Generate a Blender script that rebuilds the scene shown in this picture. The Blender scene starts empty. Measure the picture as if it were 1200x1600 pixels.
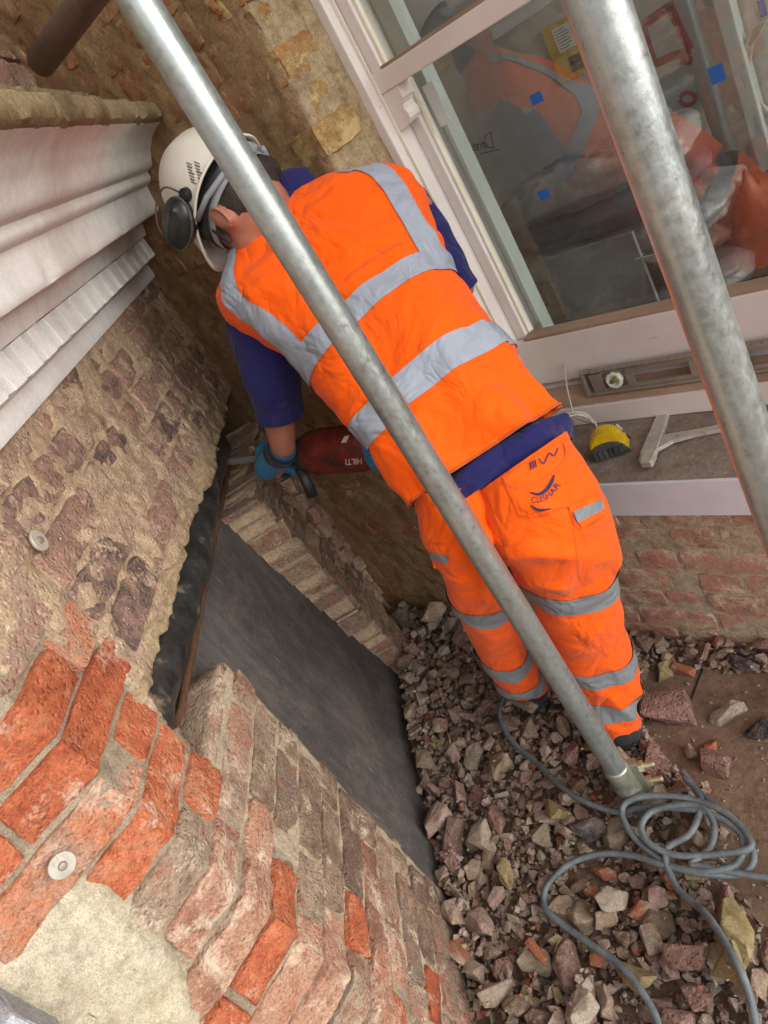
import bpy, bmesh, math, random
from mathutils import Vector, Matrix, noise
from mathutils.bvhtree import BVHTree
from math import sin, cos, pi, radians, sqrt, exp

random.seed(7)
SC = bpy.context.scene
COL = SC.collection

# ------------------------------------------------------------------ camera, sky, sun, exposure
CAM = Vector((0.0, 0.0, 1.6))
FPX = 1137.0                                    # focal length for a 1200 x 1600 frame
AX = Vector((0.68010, 0.53409, -0.50262))       # image right
AY = Vector((-0.00807, -0.68056, -0.73264))     # image down
AZ = Vector((-0.73310, 0.50233, -0.45860))      # view direction
AZ.normalize(); AX = (AX - AZ * AX.dot(AZ)).normalized(); AY = AZ.cross(AX).normalized()
cd = bpy.data.cameras.new('camera'); cam = bpy.data.objects.new('camera', cd); COL.objects.link(cam)
cam.matrix_world = Matrix(((AX.x, -AY.x, -AZ.x, CAM.x), (AX.y, -AY.y, -AZ.y, CAM.y), (AX.z, -AY.z, -AZ.z, CAM.z), (0, 0, 0, 1)))
cd.sensor_fit = 'VERTICAL'; cd.sensor_height = 32.0; cd.sensor_width = 24.0; cd.lens = FPX / 1600 * 32.0
cd.clip_start = 0.02; cd.clip_end = 500
SC.camera = cam

SUN_DIR = Vector((0.92, 0.12, 0.37)).normalized()   # towards the bright part of the overcast sky
w = bpy.data.worlds.new('World'); SC.world = w; w.use_nodes = True
wn = w.node_tree; wn.nodes.clear()
sky = wn.nodes.new('ShaderNodeTexSky'); sky.sky_type = 'NISHITA'; sky.sun_disc = False
sky.sun_elevation = math.asin(SUN_DIR.z); sky.sun_rotation = math.atan2(SUN_DIR.x, SUN_DIR.y)
hs = wn.nodes.new('ShaderNodeHueSaturation'); hs.inputs['Saturation'].default_value = 0.12
bg = wn.nodes.new('ShaderNodeBackground'); bg.inputs['Strength'].default_value = 0.15
wo = wn.nodes.new('ShaderNodeOutputWorld')
wn.links.new(sky.outputs[0], hs.inputs['Color']); wn.links.new(hs.outputs[0], bg.inputs['Color']); wn.links.new(bg.outputs[0], wo.inputs[0])
sl = bpy.data.lights.new('overcast_sun', 'SUN'); sl.energy = 1.5; sl.angle = radians(70); sl.color = (1.0, 0.965, 0.91)
so = bpy.data.objects.new('overcast_sun', sl); COL.objects.link(so)
so.rotation_euler = SUN_DIR.to_track_quat('Z', 'Y').to_euler(); so.location = (3, -3, 5)
SC.view_settings.view_transform = 'Standard'; SC.view_settings.look = 'None'
SC.view_settings.gamma = 1.0; SC.view_settings.exposure = 1.12
SC.view_settings.use_curve_mapping = False
SC.cycles.max_bounces = 8; SC.cycles.transparent_max_bounces = 12

# ------------------------------------------------------------------ helpers
def at(px, py, d):                # a point of the place: where a sight line stands d metres deep
    return CAM + (AX * (px - 600) + AY * (py - 800) + AZ * FPX) * (d / FPX)
def at_z(px, py, z):
    r = AX * (px - 600) + AY * (py - 800) + AZ * FPX
    return CAM + r * ((z - CAM.z) / r.z)
def at_y(px, py, y):
    r = AX * (px - 600) + AY * (py - 800) + AZ * FPX
    return CAM + r * (y / r.y)
def cv(x, y, z): return (AX * x + AY * y + AZ * z)
def ray_of(px, py): return (AX * (px - 600) + AY * (py - 800) + AZ * FPX).normalized()
def nz(p, f=1.0, o=3): return noise.fractal(Vector((p[0] * f, p[1] * f, p[2] * f)), 1.0, 2.0, o)
def hexc(h):
    if isinstance(h, tuple): v = [x / 255 for x in h]
    else: h = h.lstrip('#'); v = [int(h[i:i + 2], 16) / 255 for i in (0, 2, 4)]
    return tuple(c / 12.92 if c <= .04045 else ((c + .055) / 1.055) ** 2.4 for c in v) + (1.0,)

WLD = {}                          # world origin of every object we make (nothing is rotated)
def link(o, parent=None, origin=Vector((0, 0, 0))):
    COL.objects.link(o); WLD[o.name] = Vector(origin)
    if parent is not None:
        o.parent = parent; o.location = Vector(origin) - WLD[parent.name]
    else:
        o.location = origin
    return o
def tag(o, label, cat, group=None, kind=None):
    if label: o['label'] = label
    if cat: o['category'] = cat
    if group: o['group'] = group
    if kind: o['kind'] = kind
    return o
def thing(name, label, cat, loc, group=None):
    o = bpy.data.objects.new(name, None); o.empty_display_size = .05
    link(o, None, Vector(loc)); return tag(o, label, cat, group)
def setmat(me, mats):
    for m in (mats if isinstance(mats, (list, tuple)) else [mats]): me.materials.append(M[m] if isinstance(m, str) else m)
def mk(name, verts, faces, mat, parent=None, smooth=False, origin=None, fmat=None):
    verts = [Vector(v) for v in verts]
    if origin is None:
        origin = sum(verts, Vector()) / max(1, len(verts))
    me = bpy.data.meshes.new(name); me.from_pydata([tuple(v - origin) for v in verts], [], faces)
    setmat(me, mat)
    if fmat: me.polygons.foreach_set('material_index', fmat)
    if smooth: me.polygons.foreach_set('use_smooth', [True] * len(me.polygons))
    me.update()
    return link(bpy.data.objects.new(name, me), parent, origin)
def mkbm(name, bm, mat, parent=None, smooth=False, recalc=True):
    if recalc: bmesh.ops.recalc_face_normals(bm, faces=bm.faces[:])
    bm.verts.ensure_lookup_table()
    origin = sum((v.co for v in bm.verts), Vector()) / max(1, len(bm.verts))
    for v in bm.verts: v.co -= origin
    me = bpy.data.meshes.new(name); bm.to_mesh(me); bm.free(); setmat(me, mat)
    if smooth: me.polygons.foreach_set('use_smooth', [True] * len(me.polygons))
    return link(bpy.data.objects.new(name, me), parent, origin)
def bm_box(bm, lo, hi, bev=0.0, mat3=None):
    lo, hi = Vector(lo), Vector(hi)
    g = bmesh.ops.create_cube(bm, size=1.0)['verts']
    for v in g:
        v.co = Vector((lo.x + (v.co.x + .5) * (hi.x - lo.x), lo.y + (v.co.y + .5) * (hi.y - lo.y), lo.z + (v.co.z + .5) * (hi.z - lo.z)))
    if mat3 is not None:
        for v in g: v.co = mat3 @ v.co
    if bev > 0:
        es = set()
        for v in g: es.update(v.link_edges)
        bmesh.ops.bevel(bm, geom=list(es), offset=bev, segments=2, affect='EDGES', profile=.6)
def box(name, lo, hi, mat, parent=None, bev=0.003, mat3=None):
    bm = bmesh.new(); bm_box(bm, lo, hi, bev, mat3); return mkbm(name, bm, mat, parent)
def frame_of(d):
    d = d.normalized(); a = Vector((0, 0, 1)) if abs(d.z) < .9 else Vector((1, 0, 0))
    x = d.cross(a).normalized(); return x, d.cross(x).normalized()
def tube_vf(pts, rad, n=10, caps=True, closed=False):
    V, F = [], []; m = len(pts); prev = None
    rads = rad if isinstance(rad, (list, tuple)) else [rad] * m
    for i, p in enumerate(pts):
        if closed: d = pts[(i + 1) % m] - pts[i - 1]
        else: d = pts[min(i + 1, m - 1)] - pts[max(i - 1, 0)]
        d = d.normalized()
        if prev is None: x, y = frame_of(d)
        else:
            x = (prev - d * prev.dot(d)).normalized(); y = d.cross(x)
        prev = x
        for k in range(n):
            a = 2 * pi * k / n; V.append(p + x * (cos(a) * rads[i]) + y * (sin(a) * rads[i]))
    for i in range(m if closed else m - 1):
        for k in range(n):
            j = (i + 1) % m
            F.append((i * n + k, i * n + (k + 1) % n, j * n + (k + 1) % n, j * n + k))
    if caps and not closed:
        F.append(tuple(range(n))[::-1]); F.append(tuple((m - 1) * n + k for k in range(n)))
    return V, F
def catmull(P, per=8, closed=False):
    out = []; m = len(P)
    for i in range(m if closed else m - 1):
        g = (lambda k: P[k % m]) if closed else (lambda k: P[max(0, min(m - 1, k))])
        a, b, c, d = g(i - 1), g(i), g(i + 1), g(i + 2)
        for k in range(per):
            t = k / per
            out.append(.5 * ((2 * b) + (c - a) * t + (2 * a - 5 * b + 4 * c - d) * t * t + (3 * b - a - 3 * c + d) * t ** 3))
    if not closed: out.append(P[-1])
    return out
def tube(name, pts, rad, mat, parent=None, n=10, closed=False, caps=True):
    V, F = tube_vf(pts, rad, n, caps, closed); return mk(name, V, F, mat, parent, smooth=True)
def lathe(name, a, d, prof, mat, parent=None, n=28, smooth=True, cap=True):   # prof: (distance along d, radius)
    d = d.normalized(); x, y = frame_of(d); V, F = [], []
    for (t, r) in prof:
        for k in range(n):
            an = 2 * pi * k / n; V.append(a + d * t + x * (cos(an) * r) + y * (sin(an) * r))
    for i in range(len(prof) - 1):
        for k in range(n): F.append((i * n + k, i * n + (k + 1) % n, (i + 1) * n + (k + 1) % n, (i + 1) * n + k))
    if cap: F.append(tuple(range(n))[::-1]); F.append(tuple((len(prof) - 1) * n + k for k in range(n)))
    o = mk(name, V, F, mat, parent)
    if smooth:
        o.data.polygons.foreach_set('use_smooth', [len(p.vertices) == 4 for p in o.data.polygons])
        o.data.set_sharp_from_angle(angle=radians(35))
    return o
def prism(bm, poly, ext):                      # polygon (list of Vector) pushed along ext
    a = [bm.verts.new(p) for p in poly]; b = [bm.verts.new(p + ext) for p in poly]; n = len(poly)
    bm.faces.new(a); bm.faces.new(b[::-1])
    for i in range(n): bm.faces.new((a[i], b[i], b[(i + 1) % n], a[(i + 1) % n]))
def blob(name, parts, mat, parent=None, voxel=.008, smooth=6, push=None):
    """parts: ('c', a, b, ra, rb) tapered capsules, ('e', centre, (ax, ay, az) axis vectors) ellipsoids -> one continuous surface"""
    bm = bmesh.new()
    for p in parts:
        if p[0] == 'c':
            _, a, b, ra, rb = p; d = b - a; L = max(d.length, 1e-5); d = d / L; x, y = frame_of(d)
            pts, rd = [], []
            for k in range(7):
                t = -pi / 2 + (pi / 2) * k / 6; pts.append(a + d * (sin(t) * ra)); rd.append(max(cos(t) * ra, 1e-4))
            for k in range(7):
                t = (pi / 2) * k / 6; pts.append(b + d * (sin(t) * rb)); rd.append(max(cos(t) * rb, 1e-4))
            n = 18; rings = []
            for q, r in zip(pts, rd):
                rings.append([bm.verts.new(q + x * (cos(2 * pi * k / n) * r) + y * (sin(2 * pi * k / n) * r)) for k in range(n)])
            for i in range(len(rings) - 1):
                for k in range(n): bm.faces.new((rings[i][k], rings[i][(k + 1) % n], rings[i + 1][(k + 1) % n], rings[i + 1][k]))
            bm.faces.new(rings[0][::-1]); bm.faces.new(rings[-1])
        else:
            _, c, (ax, ay, az) = p
            g = bmesh.ops.create_uvsphere(bm, u_segments=20, v_segments=14, radius=1.0)['verts']
            for v in g: v.co = c + ax * v.co.x + ay * v.co.y + az * v.co.z
    bmesh.ops.recalc_face_normals(bm, faces=bm.faces[:])
    me = bpy.data.meshes.new('tmp'); bm.to_mesh(me); bm.free()
    o = bpy.data.objects.new('tmp', me); COL.objects.link(o)
    r = o.modifiers.new('r', 'REMESH'); r.mode = 'VOXEL'; r.voxel_size = voxel
    s = o.modifiers.new('s', 'SMOOTH'); s.iterations = smooth; s.factor = .5
    bpy.context.view_layer.update()
    dg = bpy.context.evaluated_depsgraph_get(); me2 = bpy.data.meshes.new_from_object(o.evaluated_get(dg))
    bpy.data.objects.remove(o); bpy.data.meshes.remove(me)
    V = [v.co.copy() for v in me2.vertices]; F = [tuple(p.vertices) for p in me2.polygons]
    if push:
        N = [v.normal.copy() for v in me2.vertices]; V = [v + n_ * push(v) for v, n_ in zip(V, N)]
    bpy.data.meshes.remove(me2)
    return mk(name, V, F, mat, parent, smooth=True)

# ------------------------------------------------------------------ materials
M = {}
class NT:
    def __init__(s, name):
        m = bpy.data.materials.new(name); m.use_nodes = True; s.m = m; s.t = m.node_tree; s.t.nodes.clear(); M[name] = m
        s.out = s.n('ShaderNodeOutputMaterial'); s.b = s.n('ShaderNodeBsdfPrincipled'); s.l(s.b.outputs[0], s.out.inputs[0])
        s.pos = s.n('ShaderNodeNewGeometry').outputs['Position']
    def n(s, k, **kw):
        x = s.t.nodes.new(k)
        for a, v in kw.items(): setattr(x, a, v)
        return x
    def l(s, a, b): s.t.links.new(a, b)
    def noise(s, scale, detail=6, rough=.6, vec=None, stretch=None, dist=0.0):
        x = s.n('ShaderNodeTexNoise'); x.inputs['Scale'].default_value = scale; x.inputs['Detail'].default_value = detail
        x.inputs['Roughness'].default_value = rough; x.inputs['Distortion'].default_value = dist
        v = vec or s.pos
        if stretch:
            mp = s.n('ShaderNodeMapping'); mp.inputs['Scale'].default_value = stretch; s.l(v, mp.inputs[0]); v = mp.outputs[0]
        s.l(v, x.inputs['Vector']); return x.outputs['Fac']
    def ramp(s, fac, stops, interp='LINEAR'):
        r = s.n('ShaderNodeValToRGB'); e = r.color_ramp; e.interpolation = interp
        while len(e.elements) < len(stops): e.elements.new(.5)
        for q, (p, c) in zip(e.elements, stops): q.position = p; q.color = c if len(c) == 4 else tuple(c) + (1,)
        s.l(fac, r.inputs[0]); return r.outputs[0]
    def mix(s, fac, a, b, mode='MIX'):
        x = s.n('ShaderNodeMix', data_type='RGBA', blend_type=mode)
        if isinstance(fac, (int, float)): x.inputs[0].default_value = fac
        else: s.l(fac, x.inputs[0])
        for sock, v in ((x.inputs[6], a), (x.inputs[7], b)):
            if isinstance(v, tuple): sock.default_value = v
            else: s.l(v, sock)
        return x.outputs[2]
    def math(s, op, a, b=0.0, c=None):
        x = s.n('ShaderNodeMath', operation=op)
        for i, v in enumerate((a, b) if c is None else (a, b, c)):
            if isinstance(v, (int, float)): x.inputs[i].default_value = v
            else: s.l(v, x.inputs[i])
        return x.outputs[0]
    def bump(s, h, strength=.5, dist=.01, prev=None):
        x = s.n('ShaderNodeBump'); x.inputs['Strength'].default_value = strength; x.inputs['Distance'].default_value = dist
        s.l(h, x.inputs['Height'])
        if prev: s.l(prev, x.inputs['Normal'])
        return x.outputs[0]
    def col(s, c):
        if isinstance(c, tuple): s.b.inputs['Base Color'].default_value = c
        else: s.l(c, s.b.inputs['Base Color'])
    def set(s, **kw):
        for k, v in kw.items():
            i = s.b.inputs[k.replace('_', ' ')]
            if isinstance(v, (int, float, tuple)): i.default_value = v
            else: s.l(v, i)
    def nrm(s, v): s.l(v, s.b.inputs['Normal'])
W1 = (1, 1, 1, 1); K1 = (0, 0, 0, 1)

def mineral(name, cols, scale=22, rnd=.45, smear=None, lo=.5, hi=.62, sscale=7, bump=.7, bscale=70, rough=.95, speck=None, sst=None, bdist=.006, pit=0.0, grain=1.0):
    t = NT(name); n1 = t.noise(scale, 9, .68)
    oi = t.n('ShaderNodeObjectInfo').outputs['Random']
    fac = t.math('ADD', t.math('MULTIPLY', t.math('SUBTRACT', n1, .5), 1.5), t.math('ADD', t.math('MULTIPLY', t.math('SUBTRACT', oi, .5), rnd), .5))
    k = len(cols); c = t.ramp(fac, [((i + .5) / k, hexc(h)) for i, h in enumerate(cols)])
    fine = t.noise(scale * 9, 5, .7)
    c = t.mix(.45 * grain, c, t.ramp(fine, [(.3, (.25, .25, .25)), (.66, (1.0, 1.0, 1.0))]), 'MULTIPLY')
    g2 = t.noise(420, 3, .6); c = t.mix(.55 * grain, c, t.ramp(g2, [(.32, (.35, .33, .31)), (.5, (.9, .9, .9)), (.68, (1.25, 1.22, 1.18))]), 'MULTIPLY')
    mid = t.noise(scale * 3.1, 6, .7); c = t.mix(.5 * grain, c, t.ramp(mid, [(.34, (.5, .46, .44)), (.52, (1, 1, 1)), (.7, (1.18, 1.15, 1.1))]), 'MULTIPLY')
    if smear:
        n2 = t.noise(sscale, 10, .72, stretch=sst, dist=.4)
        n2 = t.math('ADD', n2, t.math('MULTIPLY', t.math('SUBTRACT', fine, .5), .25))
        sf = t.ramp(n2, [(lo, K1), (hi, W1)])
        s2 = t.ramp(t.noise(scale * 1.7, 8, .7), [(.3, hexc(smear[0])), (.7, hexc(smear[1]))])
        c = t.mix(sf, c, s2)
    if speck:
        v = t.ramp(t.noise(150, 3, .5), [(.66, K1), (.72, W1)]); c = t.mix(v, c, hexc(speck))
    t.col(c)
    b1 = t.noise(bscale, 10, .75); b2 = t.noise(bscale * .28, 6, .6)
    h = t.math('ADD', b1, t.math('MULTIPLY', b2, 1.4))
    if pit:
        vo = t.n('ShaderNodeTexVoronoi'); vo.inputs['Scale'].default_value = 120; t.l(t.pos, vo.inputs['Vector'])
        h = t.math('ADD', h, t.math('MULTIPLY', t.ramp(vo.outputs['Distance'], [(.1, K1), (.45, W1)]), pit))
    t.nrm(t.bump(h, bump, bdist)); t.set(Roughness=rough, Specular_IOR_Level=.25); return t

mineral('brick_muddy', [(107, 90, 84), (149, 122, 108), (176, 138, 120), (169, 145, 124), (194, 169, 143)], 16, .6, ((185, 161, 136), (210, 188, 159)), .54, .64, 9, .65, 60, speck=(201, 187, 163), pit=.7)
mineral('brick_grey', [(128, 104, 90), (156, 132, 112), (176, 154, 132), (164, 120, 99), (146, 126, 110)], 18, .8, ((192, 175, 148), (210, 196, 174)), .57, .68, 14, .9, 90, pit=.6)
mineral('brick_red', [(136, 76, 57), (182, 98, 66), (198, 114, 78), (203, 138, 105), (186, 144, 121)], 20, .6, ((196, 164, 140), (212, 192, 170)), .54, .68, 12, .9, 85, pit=.5)
mineral('brick_faded', [(146, 106, 88), (176, 128, 106), (192, 150, 126), (184, 128, 102), (172, 146, 126)], 20, .8, ((196, 174, 148), (212, 196, 174)), .50, .66, 13, .9, 85, pit=.5)
mineral('brick_back', [(122, 95, 70), (154, 120, 90), (172, 130, 97), (178, 122, 90), (190, 160, 122)], 10, .5, ((166, 138, 100), (190, 162, 120)), .50, .64, 6, .7, 60)
mineral('brick_pink', [(160, 127, 107), (186, 138, 118), (198, 147, 127), (190, 144, 124), (186, 160, 134)], 16, .6, ((190, 176, 148), (206, 193, 166)), .50, .62, 9, .6, 70)
mineral('brick_hacked', [(158, 119, 76), (170, 134, 86), (184, 150, 100), (175, 95, 62), (192, 104, 71)], 11, .7, ((188, 164, 109), (199, 176, 127)), .48, .6, 9, .9, 45, sst=(1, 1, 1.8))
mineral('mortar_mud', [(145, 122, 100), (176, 150, 122), (200, 176, 145), (174, 147, 128), (210, 190, 160)], 14, .1, ((138, 114, 100), (163, 137, 122)), .56, .66, 9, .7, 55, speck=(208, 196, 172), pit=.5)
mineral('mortar_cream', [(172, 152, 122), (193, 173, 144), (204, 188, 162), (182, 161, 134), (212, 200, 178)], 30, .2, None, bump=.9, bscale=120)
mineral('mortar_grey', [(139, 126, 108), (160, 145, 123), (176, 160, 136), (185, 172, 150)], 30, .2, None, bump=.8, bscale=120)
mineral('mortar_back', [(142, 114, 83), (166, 135, 98), (184, 153, 114), (160, 124, 95)], 12, .1, ((140, 108, 82), (160, 116, 88)), .52, .62, 7, .8, 60)
mineral('mortar_yellow', [(150, 130, 98), (172, 150, 115), (194, 173, 139), (150, 126, 94)], 16, .1, ((128, 104, 80), (146, 120, 94)), .55, .66, 12, .9, 60)
mineral('patch_cream', [(178, 166, 135), (195, 184, 158), (202, 192, 169), (187, 175, 147)], 10, .1, ((150, 134, 102), (168, 152, 118)), .54, .70, 9, .8, 45)
mineral('dirt', [(110, 88, 73), (131, 105, 88), (145, 120, 100), (135, 108, 92), (154, 129, 110)], 7, .0, ((92, 66, 54), (104, 77, 64)), .55, .65, 3, .7, 90, speck=(152, 130, 109))
mineral('rubble_mauve', [(124, 97, 87), (150, 122, 110), (170, 145, 132), (158, 130, 118), (180, 158, 145)], 30, .9, ((152, 129, 113), (172, 149, 131)), .6, .7, 14, .7, 110)
mineral('rubble_brown', [(122, 99, 83), (148, 125, 106), (168, 146, 126), (152, 129, 110), (180, 160, 141)], 30, .9, ((160, 140, 119), (173, 156, 135)), .6, .7, 14, .7, 110)
mineral('rubble_tan', [(134, 116, 97), (155, 138, 119), (170, 155, 137), (159, 143, 124), (178, 165, 148)], 30, .9, None, bump=.7, bscale=110)
mineral('rubble_pink', [(138, 105, 95), (159, 123, 111), (171, 137, 125), (148, 111, 100), (180, 154, 141)], 40, .7, ((167, 145, 131), (178, 161, 148)), .58, .68, 18, .9, 120, pit=.8)
mineral('rubble_yellow', [(126, 110, 76), (148, 130, 92), (164, 148, 110), (138, 120, 84), (173, 161, 126)], 22, .6, ((112, 98, 76), (134, 118, 90)), .55, .65, 12, .7, 80)
mineral('rubble_orange', [(142, 82, 58), (160, 98, 73), (170, 112, 86), (152, 97, 71)], 26, .6, ((160, 135, 117), (148, 122, 104)), .52, .62, 12, .5, 90)
mineral('rubble_dark', [(56, 49, 51), (78, 68, 69), (102, 90, 88), (129, 117, 111), (163, 152, 141)], 40, .5, ((183, 172, 146), (196, 186, 160)), .66, .7, 22, .9, 100, pit=.8)
mineral('stone_white', [(216, 214, 209), (227, 226, 222), (236, 235, 231), (230, 228, 224), (240, 240, 236)], 5, .05, ((184, 174, 156), (198, 189, 172)), .60, .78, 4, .10, 60, rough=.75, grain=.35)
mineral('stone_brown', [(125, 106, 80), (147, 128, 95), (166, 146, 113), (139, 118, 86)], 9, .1, ((179, 164, 134), (192, 178, 150)), .6, .7, 6, .6, 60)
mineral('stone_pale', [(168, 170, 173), (179, 182, 185), (188, 191, 193)], 30, .1, None, bump=.3, bscale=90)
mineral('sill_stone', [(127, 112, 97), (141, 125, 112), (150, 136, 124), (135, 120, 102)], 9, .0, ((114, 96, 77), (126, 108, 91)), .52, .66, 5, .35, 90, speck=(168, 155, 141))

t = NT('paint_white'); c = t.ramp(t.noise(4, 8, .6), [(.3, hexc('#cfc3bd')), (.7, hexc('#dfd8d2'))])
c = t.mix(t.ramp(t.noise(60, 4, .6, stretch=(.12, 1, 2.0)), [(.67, K1), (.73, W1)]), c, hexc('#a08f80')); t.col(c); t.set(Roughness=.45)
t.nrm(t.bump(t.noise(90, 4, .5), .12, .003))
t = NT('paint_edge'); t.col(t.ramp(t.noise(9, 8, .6), [(.35, hexc('#d8cdb6')), (.7, hexc('#e5dfd0'))])); t.set(Roughness=.5)
t = NT('wood_bare'); t.col(t.ramp(t.noise(14, 8, .65, stretch=(.25, 1, 1)), [(.3, hexc('#7d6552')), (.7, hexc('#a98b74'))])); t.set(Roughness=.8); t.nrm(t.bump(t.noise(80, 6), .3, .004))
t = NT('paint_sill'); t.col(t.ramp(t.noise(5, 8, .65), [(.3, hexc((190, 191, 196))), (.7, hexc((206, 208, 213)))])); t.set(Roughness=.5); t.nrm(t.bump(t.noise(60, 5), .15, .004))
t = NT('teal_lining'); t.col(t.ramp(t.noise(4, 4), [(.3, hexc((168, 178, 172))), (.7, hexc((186, 196, 190)))])); t.set(Roughness=.5)
# architectural glass: clear with a mirror share from the angle
t = NT('glass'); t.t.nodes.remove(t.b); tr = t.n('ShaderNodeBsdfTransparent'); tr.inputs[0].default_value = (.88, .92, .90, 1)
gl = t.n('ShaderNodeBsdfGlossy'); gl.inputs['Roughness'].default_value = .01; fr = t.n('ShaderNodeFresnel'); fr.inputs['IOR'].default_value = 2.3
ms = t.n('ShaderNodeMixShader'); t.l(fr.outputs[0], ms.inputs[0]); t.l(tr.outputs[0], ms.inputs[1]); t.l(gl.outputs[0], ms.inputs[2]); df = t.n('ShaderNodeBsdfDiffuse'); df.inputs[0].default_value = (.55, .54, .50, 1); m2 = t.n('ShaderNodeMixShader')
t.l(t.ramp(t.noise(5, 8, .7, stretch=(1, 1, .4)), [(.3, (.03, .03, .03)), (.75, (.12, .12, .12))]), m2.inputs[0]); t.l(ms.outputs[0], m2.inputs[1]); t.l(df.outputs[0], m2.inputs[2]); t.l(m2.outputs[0], t.out.inputs[0])

def metal(name, a, b, rough=.42, metallic=.75, scale=55, dirt=None):
    t = NT(name); n1 = t.noise(scale, 8, .7); n2 = t.noise(6, 6, .6)
    n3 = t.noise(60, 6, .7, stretch=(1, 1, .05)); c = t.ramp(t.math('ADD', t.math('MULTIPLY', n1, .35), t.math('ADD', t.math('MULTIPLY', n2, .3), t.math('MULTIPLY', n3, .35))), [(.36, hexc(a)), (.62, hexc(b))])
    c = t.mix(t.ramp(t.noise(9, 9, .75, stretch=(1, 1, .35)), [(.60, K1), (.72, W1)]), c, hexc(dirt or '#6f7371'))
    t.col(c); t.set(Metallic=metallic, Roughness=t.ramp(n1, [(.3, (rough - .1,) * 3), (.7, (rough + .16,) * 3)]))
    t.nrm(t.bump(n1, .12, .003)); return t
metal('galvanised', (140, 147, 144), (190, 196, 193), .34, .75, 90, (120, 127, 124))
metal('galvanised_dark', '#5b4a44', '#7a6258', .55, .45, 30, '#3c2f2b')
metal('coupler', '#8a8d80', '#b9b9a8', .38, .8, 60, '#6d6653')
metal('bolt_brass', '#a39a78', '#c8c0a0', .4, .8, 60, '#6d6045')
metal('aluminium', '#857c70', '#a3998c', .5, .5, 60, '#6b6157')
metal('bracket_metal', '#a09a8e', '#cfc9bd', .5, .4, 60, '#83705c')
metal('rust', '#4a3022', '#6d4a36', .85, .2, 80, '#33231c')
t = NT('steel_sheet'); n1 = t.noise(40, 8, .75, stretch=(1, 1, .08)); n2 = t.noise(3, 6, .6)
c = t.ramp(t.math('ADD', t.math('MULTIPLY', n1, .5), t.math('MULTIPLY', n2, .5)), [(.3, hexc((54, 51, 50))), (.52, hexc((78, 74, 72))), (.72, hexc((112, 106, 101)))])
c = t.mix(t.ramp(t.noise(190, 3, .5), [(.66, K1), (.74, W1)]), c, hexc('#8d8580'))
c = t.mix(t.ramp(t.noise(5, 12, .85, dist=.5), [(.48, K1), (.70, (.75, .75, .75))]), c, hexc((124, 112, 100))); c = t.mix(t.ramp(t.noise(160, 2, .5, stretch=(1, 1, .04)), [(.70, K1), (.76, (.7, .7, .7))]), c, hexc('#a09a96')); t.col(c)
t.set(Metallic=.0, Roughness=.78, Specular_IOR_Level=.3); t.nrm(t.bump(n1, .25, .004))
t = NT('black_plastic'); n1 = t.noise(16, 8, .65); t.col(t.ramp(n1, [(.35, hexc('#1b1c1e')), (.6, hexc('#3a3a38')), (.72, hexc('#8a7d68'))])); t.set(Roughness=.3); t.nrm(t.bump(t.noise(22, 4), .5, .01))
def cloth(name, c, rough=.85, var=.12, crease=.6):
    t = NT(name); h = hexc(c); n1 = t.noise(5, 5, .6)
    d = tuple(x * (1 - var) for x in h[:3]) + (1,); u = tuple(min(1, x * (1 + var)) for x in h[:3]) + (1,)
    cc = t.ramp(n1, [(.3, d), (.7, u)]); gr = t.ramp(t.math('ADD', t.noise(7, 9, .75), t.math('MULTIPLY', t.noise(90, 4, .6), .12)), [(.60, K1), (.85, (.32, .32, .32))])
    cc = t.mix(gr, cc, hexc((128, 96, 70))); t.col(cc); t.set(Roughness=rough, Specular_IOR_Level=.2)
    h1 = t.math('ABSOLUTE', t.math('SUBTRACT', t.noise(9, 3, .5, dist=.6), .5)); h2 = t.noise(30, 5, .6)
    t.set(Sheen_Weight=.1); t.nrm(t.bump(h2, .3, .005, t.bump(h1, crease, .06))); return t
cloth('hi_vis_orange', (246, 92, 0), .8, .05)
cloth('trouser_orange', (244, 92, 4), .8, .08)
cloth('navy', (36, 35, 86), .9, .15)
cloth('reflective', '#989eaa', .45, .06)
cloth('reflective_grey', '#7c8084', .55, .06)
cloth('seam', '#c0582a', .9, .05)
cloth('print_navy', '#33304f', .8, .1)
cloth('glove_blue', '#2c6f95', .6, .2)
cloth('glove_black', '#23262a', .7, .2)
cloth('boot', '#2c2e31', .7, .2)
t = NT('skin'); t.col(t.ramp(t.noise(14, 5, .6), [(.3, hexc('#9b6450')), (.7, hexc('#b67a64'))])); t.set(Roughness=.55, Subsurface_Weight=.08, Subsurface_Radius=(.01, .004, .002)); t.nrm(t.bump(t.noise(160, 4), .15, .002))
t = NT('hair'); t.col(t.ramp(t.noise(60, 4, .6, stretch=(1, 4, 1)), [(.3, hexc('#1c1512')), (.7, hexc('#3a2b23'))])); t.set(Roughness=.7); t.nrm(t.bump(t.noise(120, 4, .6, stretch=(1, 4, 1)), .6, .006))
t = NT('helmet_white'); c = t.ramp(t.noise(6, 8, .7), [(.35, hexc('#cfc6b8')), (.7, hexc('#e3ddd2'))])
c = t.mix(t.ramp(t.noise(26, 9, .8), [(.62, K1), (.74, W1)]), c, hexc('#a79b8a')); t.col(c); t.set(Roughness=.4)
t = NT('harness_grey'); t.col(hexc('#8a8f94')); t.set(Roughness=.5)
t = NT('cup_black'); t.col(t.ramp(t.noise(30, 8, .75), [(.45, hexc((20, 22, 21))), (.78, hexc((58, 61, 57)))])); t.set(Roughness=.38)
t = NT('print_grey'); t.col(hexc('#6d675f')); t.set(Roughness=.7)
t = NT('drill_red'); t.col(t.ramp(t.noise(25, 8, .7), [(.35, hexc((74, 40, 34))), (.5, hexc((108, 30, 24))), (.75, hexc((132, 62, 52)))])); t.set(Roughness=.5)
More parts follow.
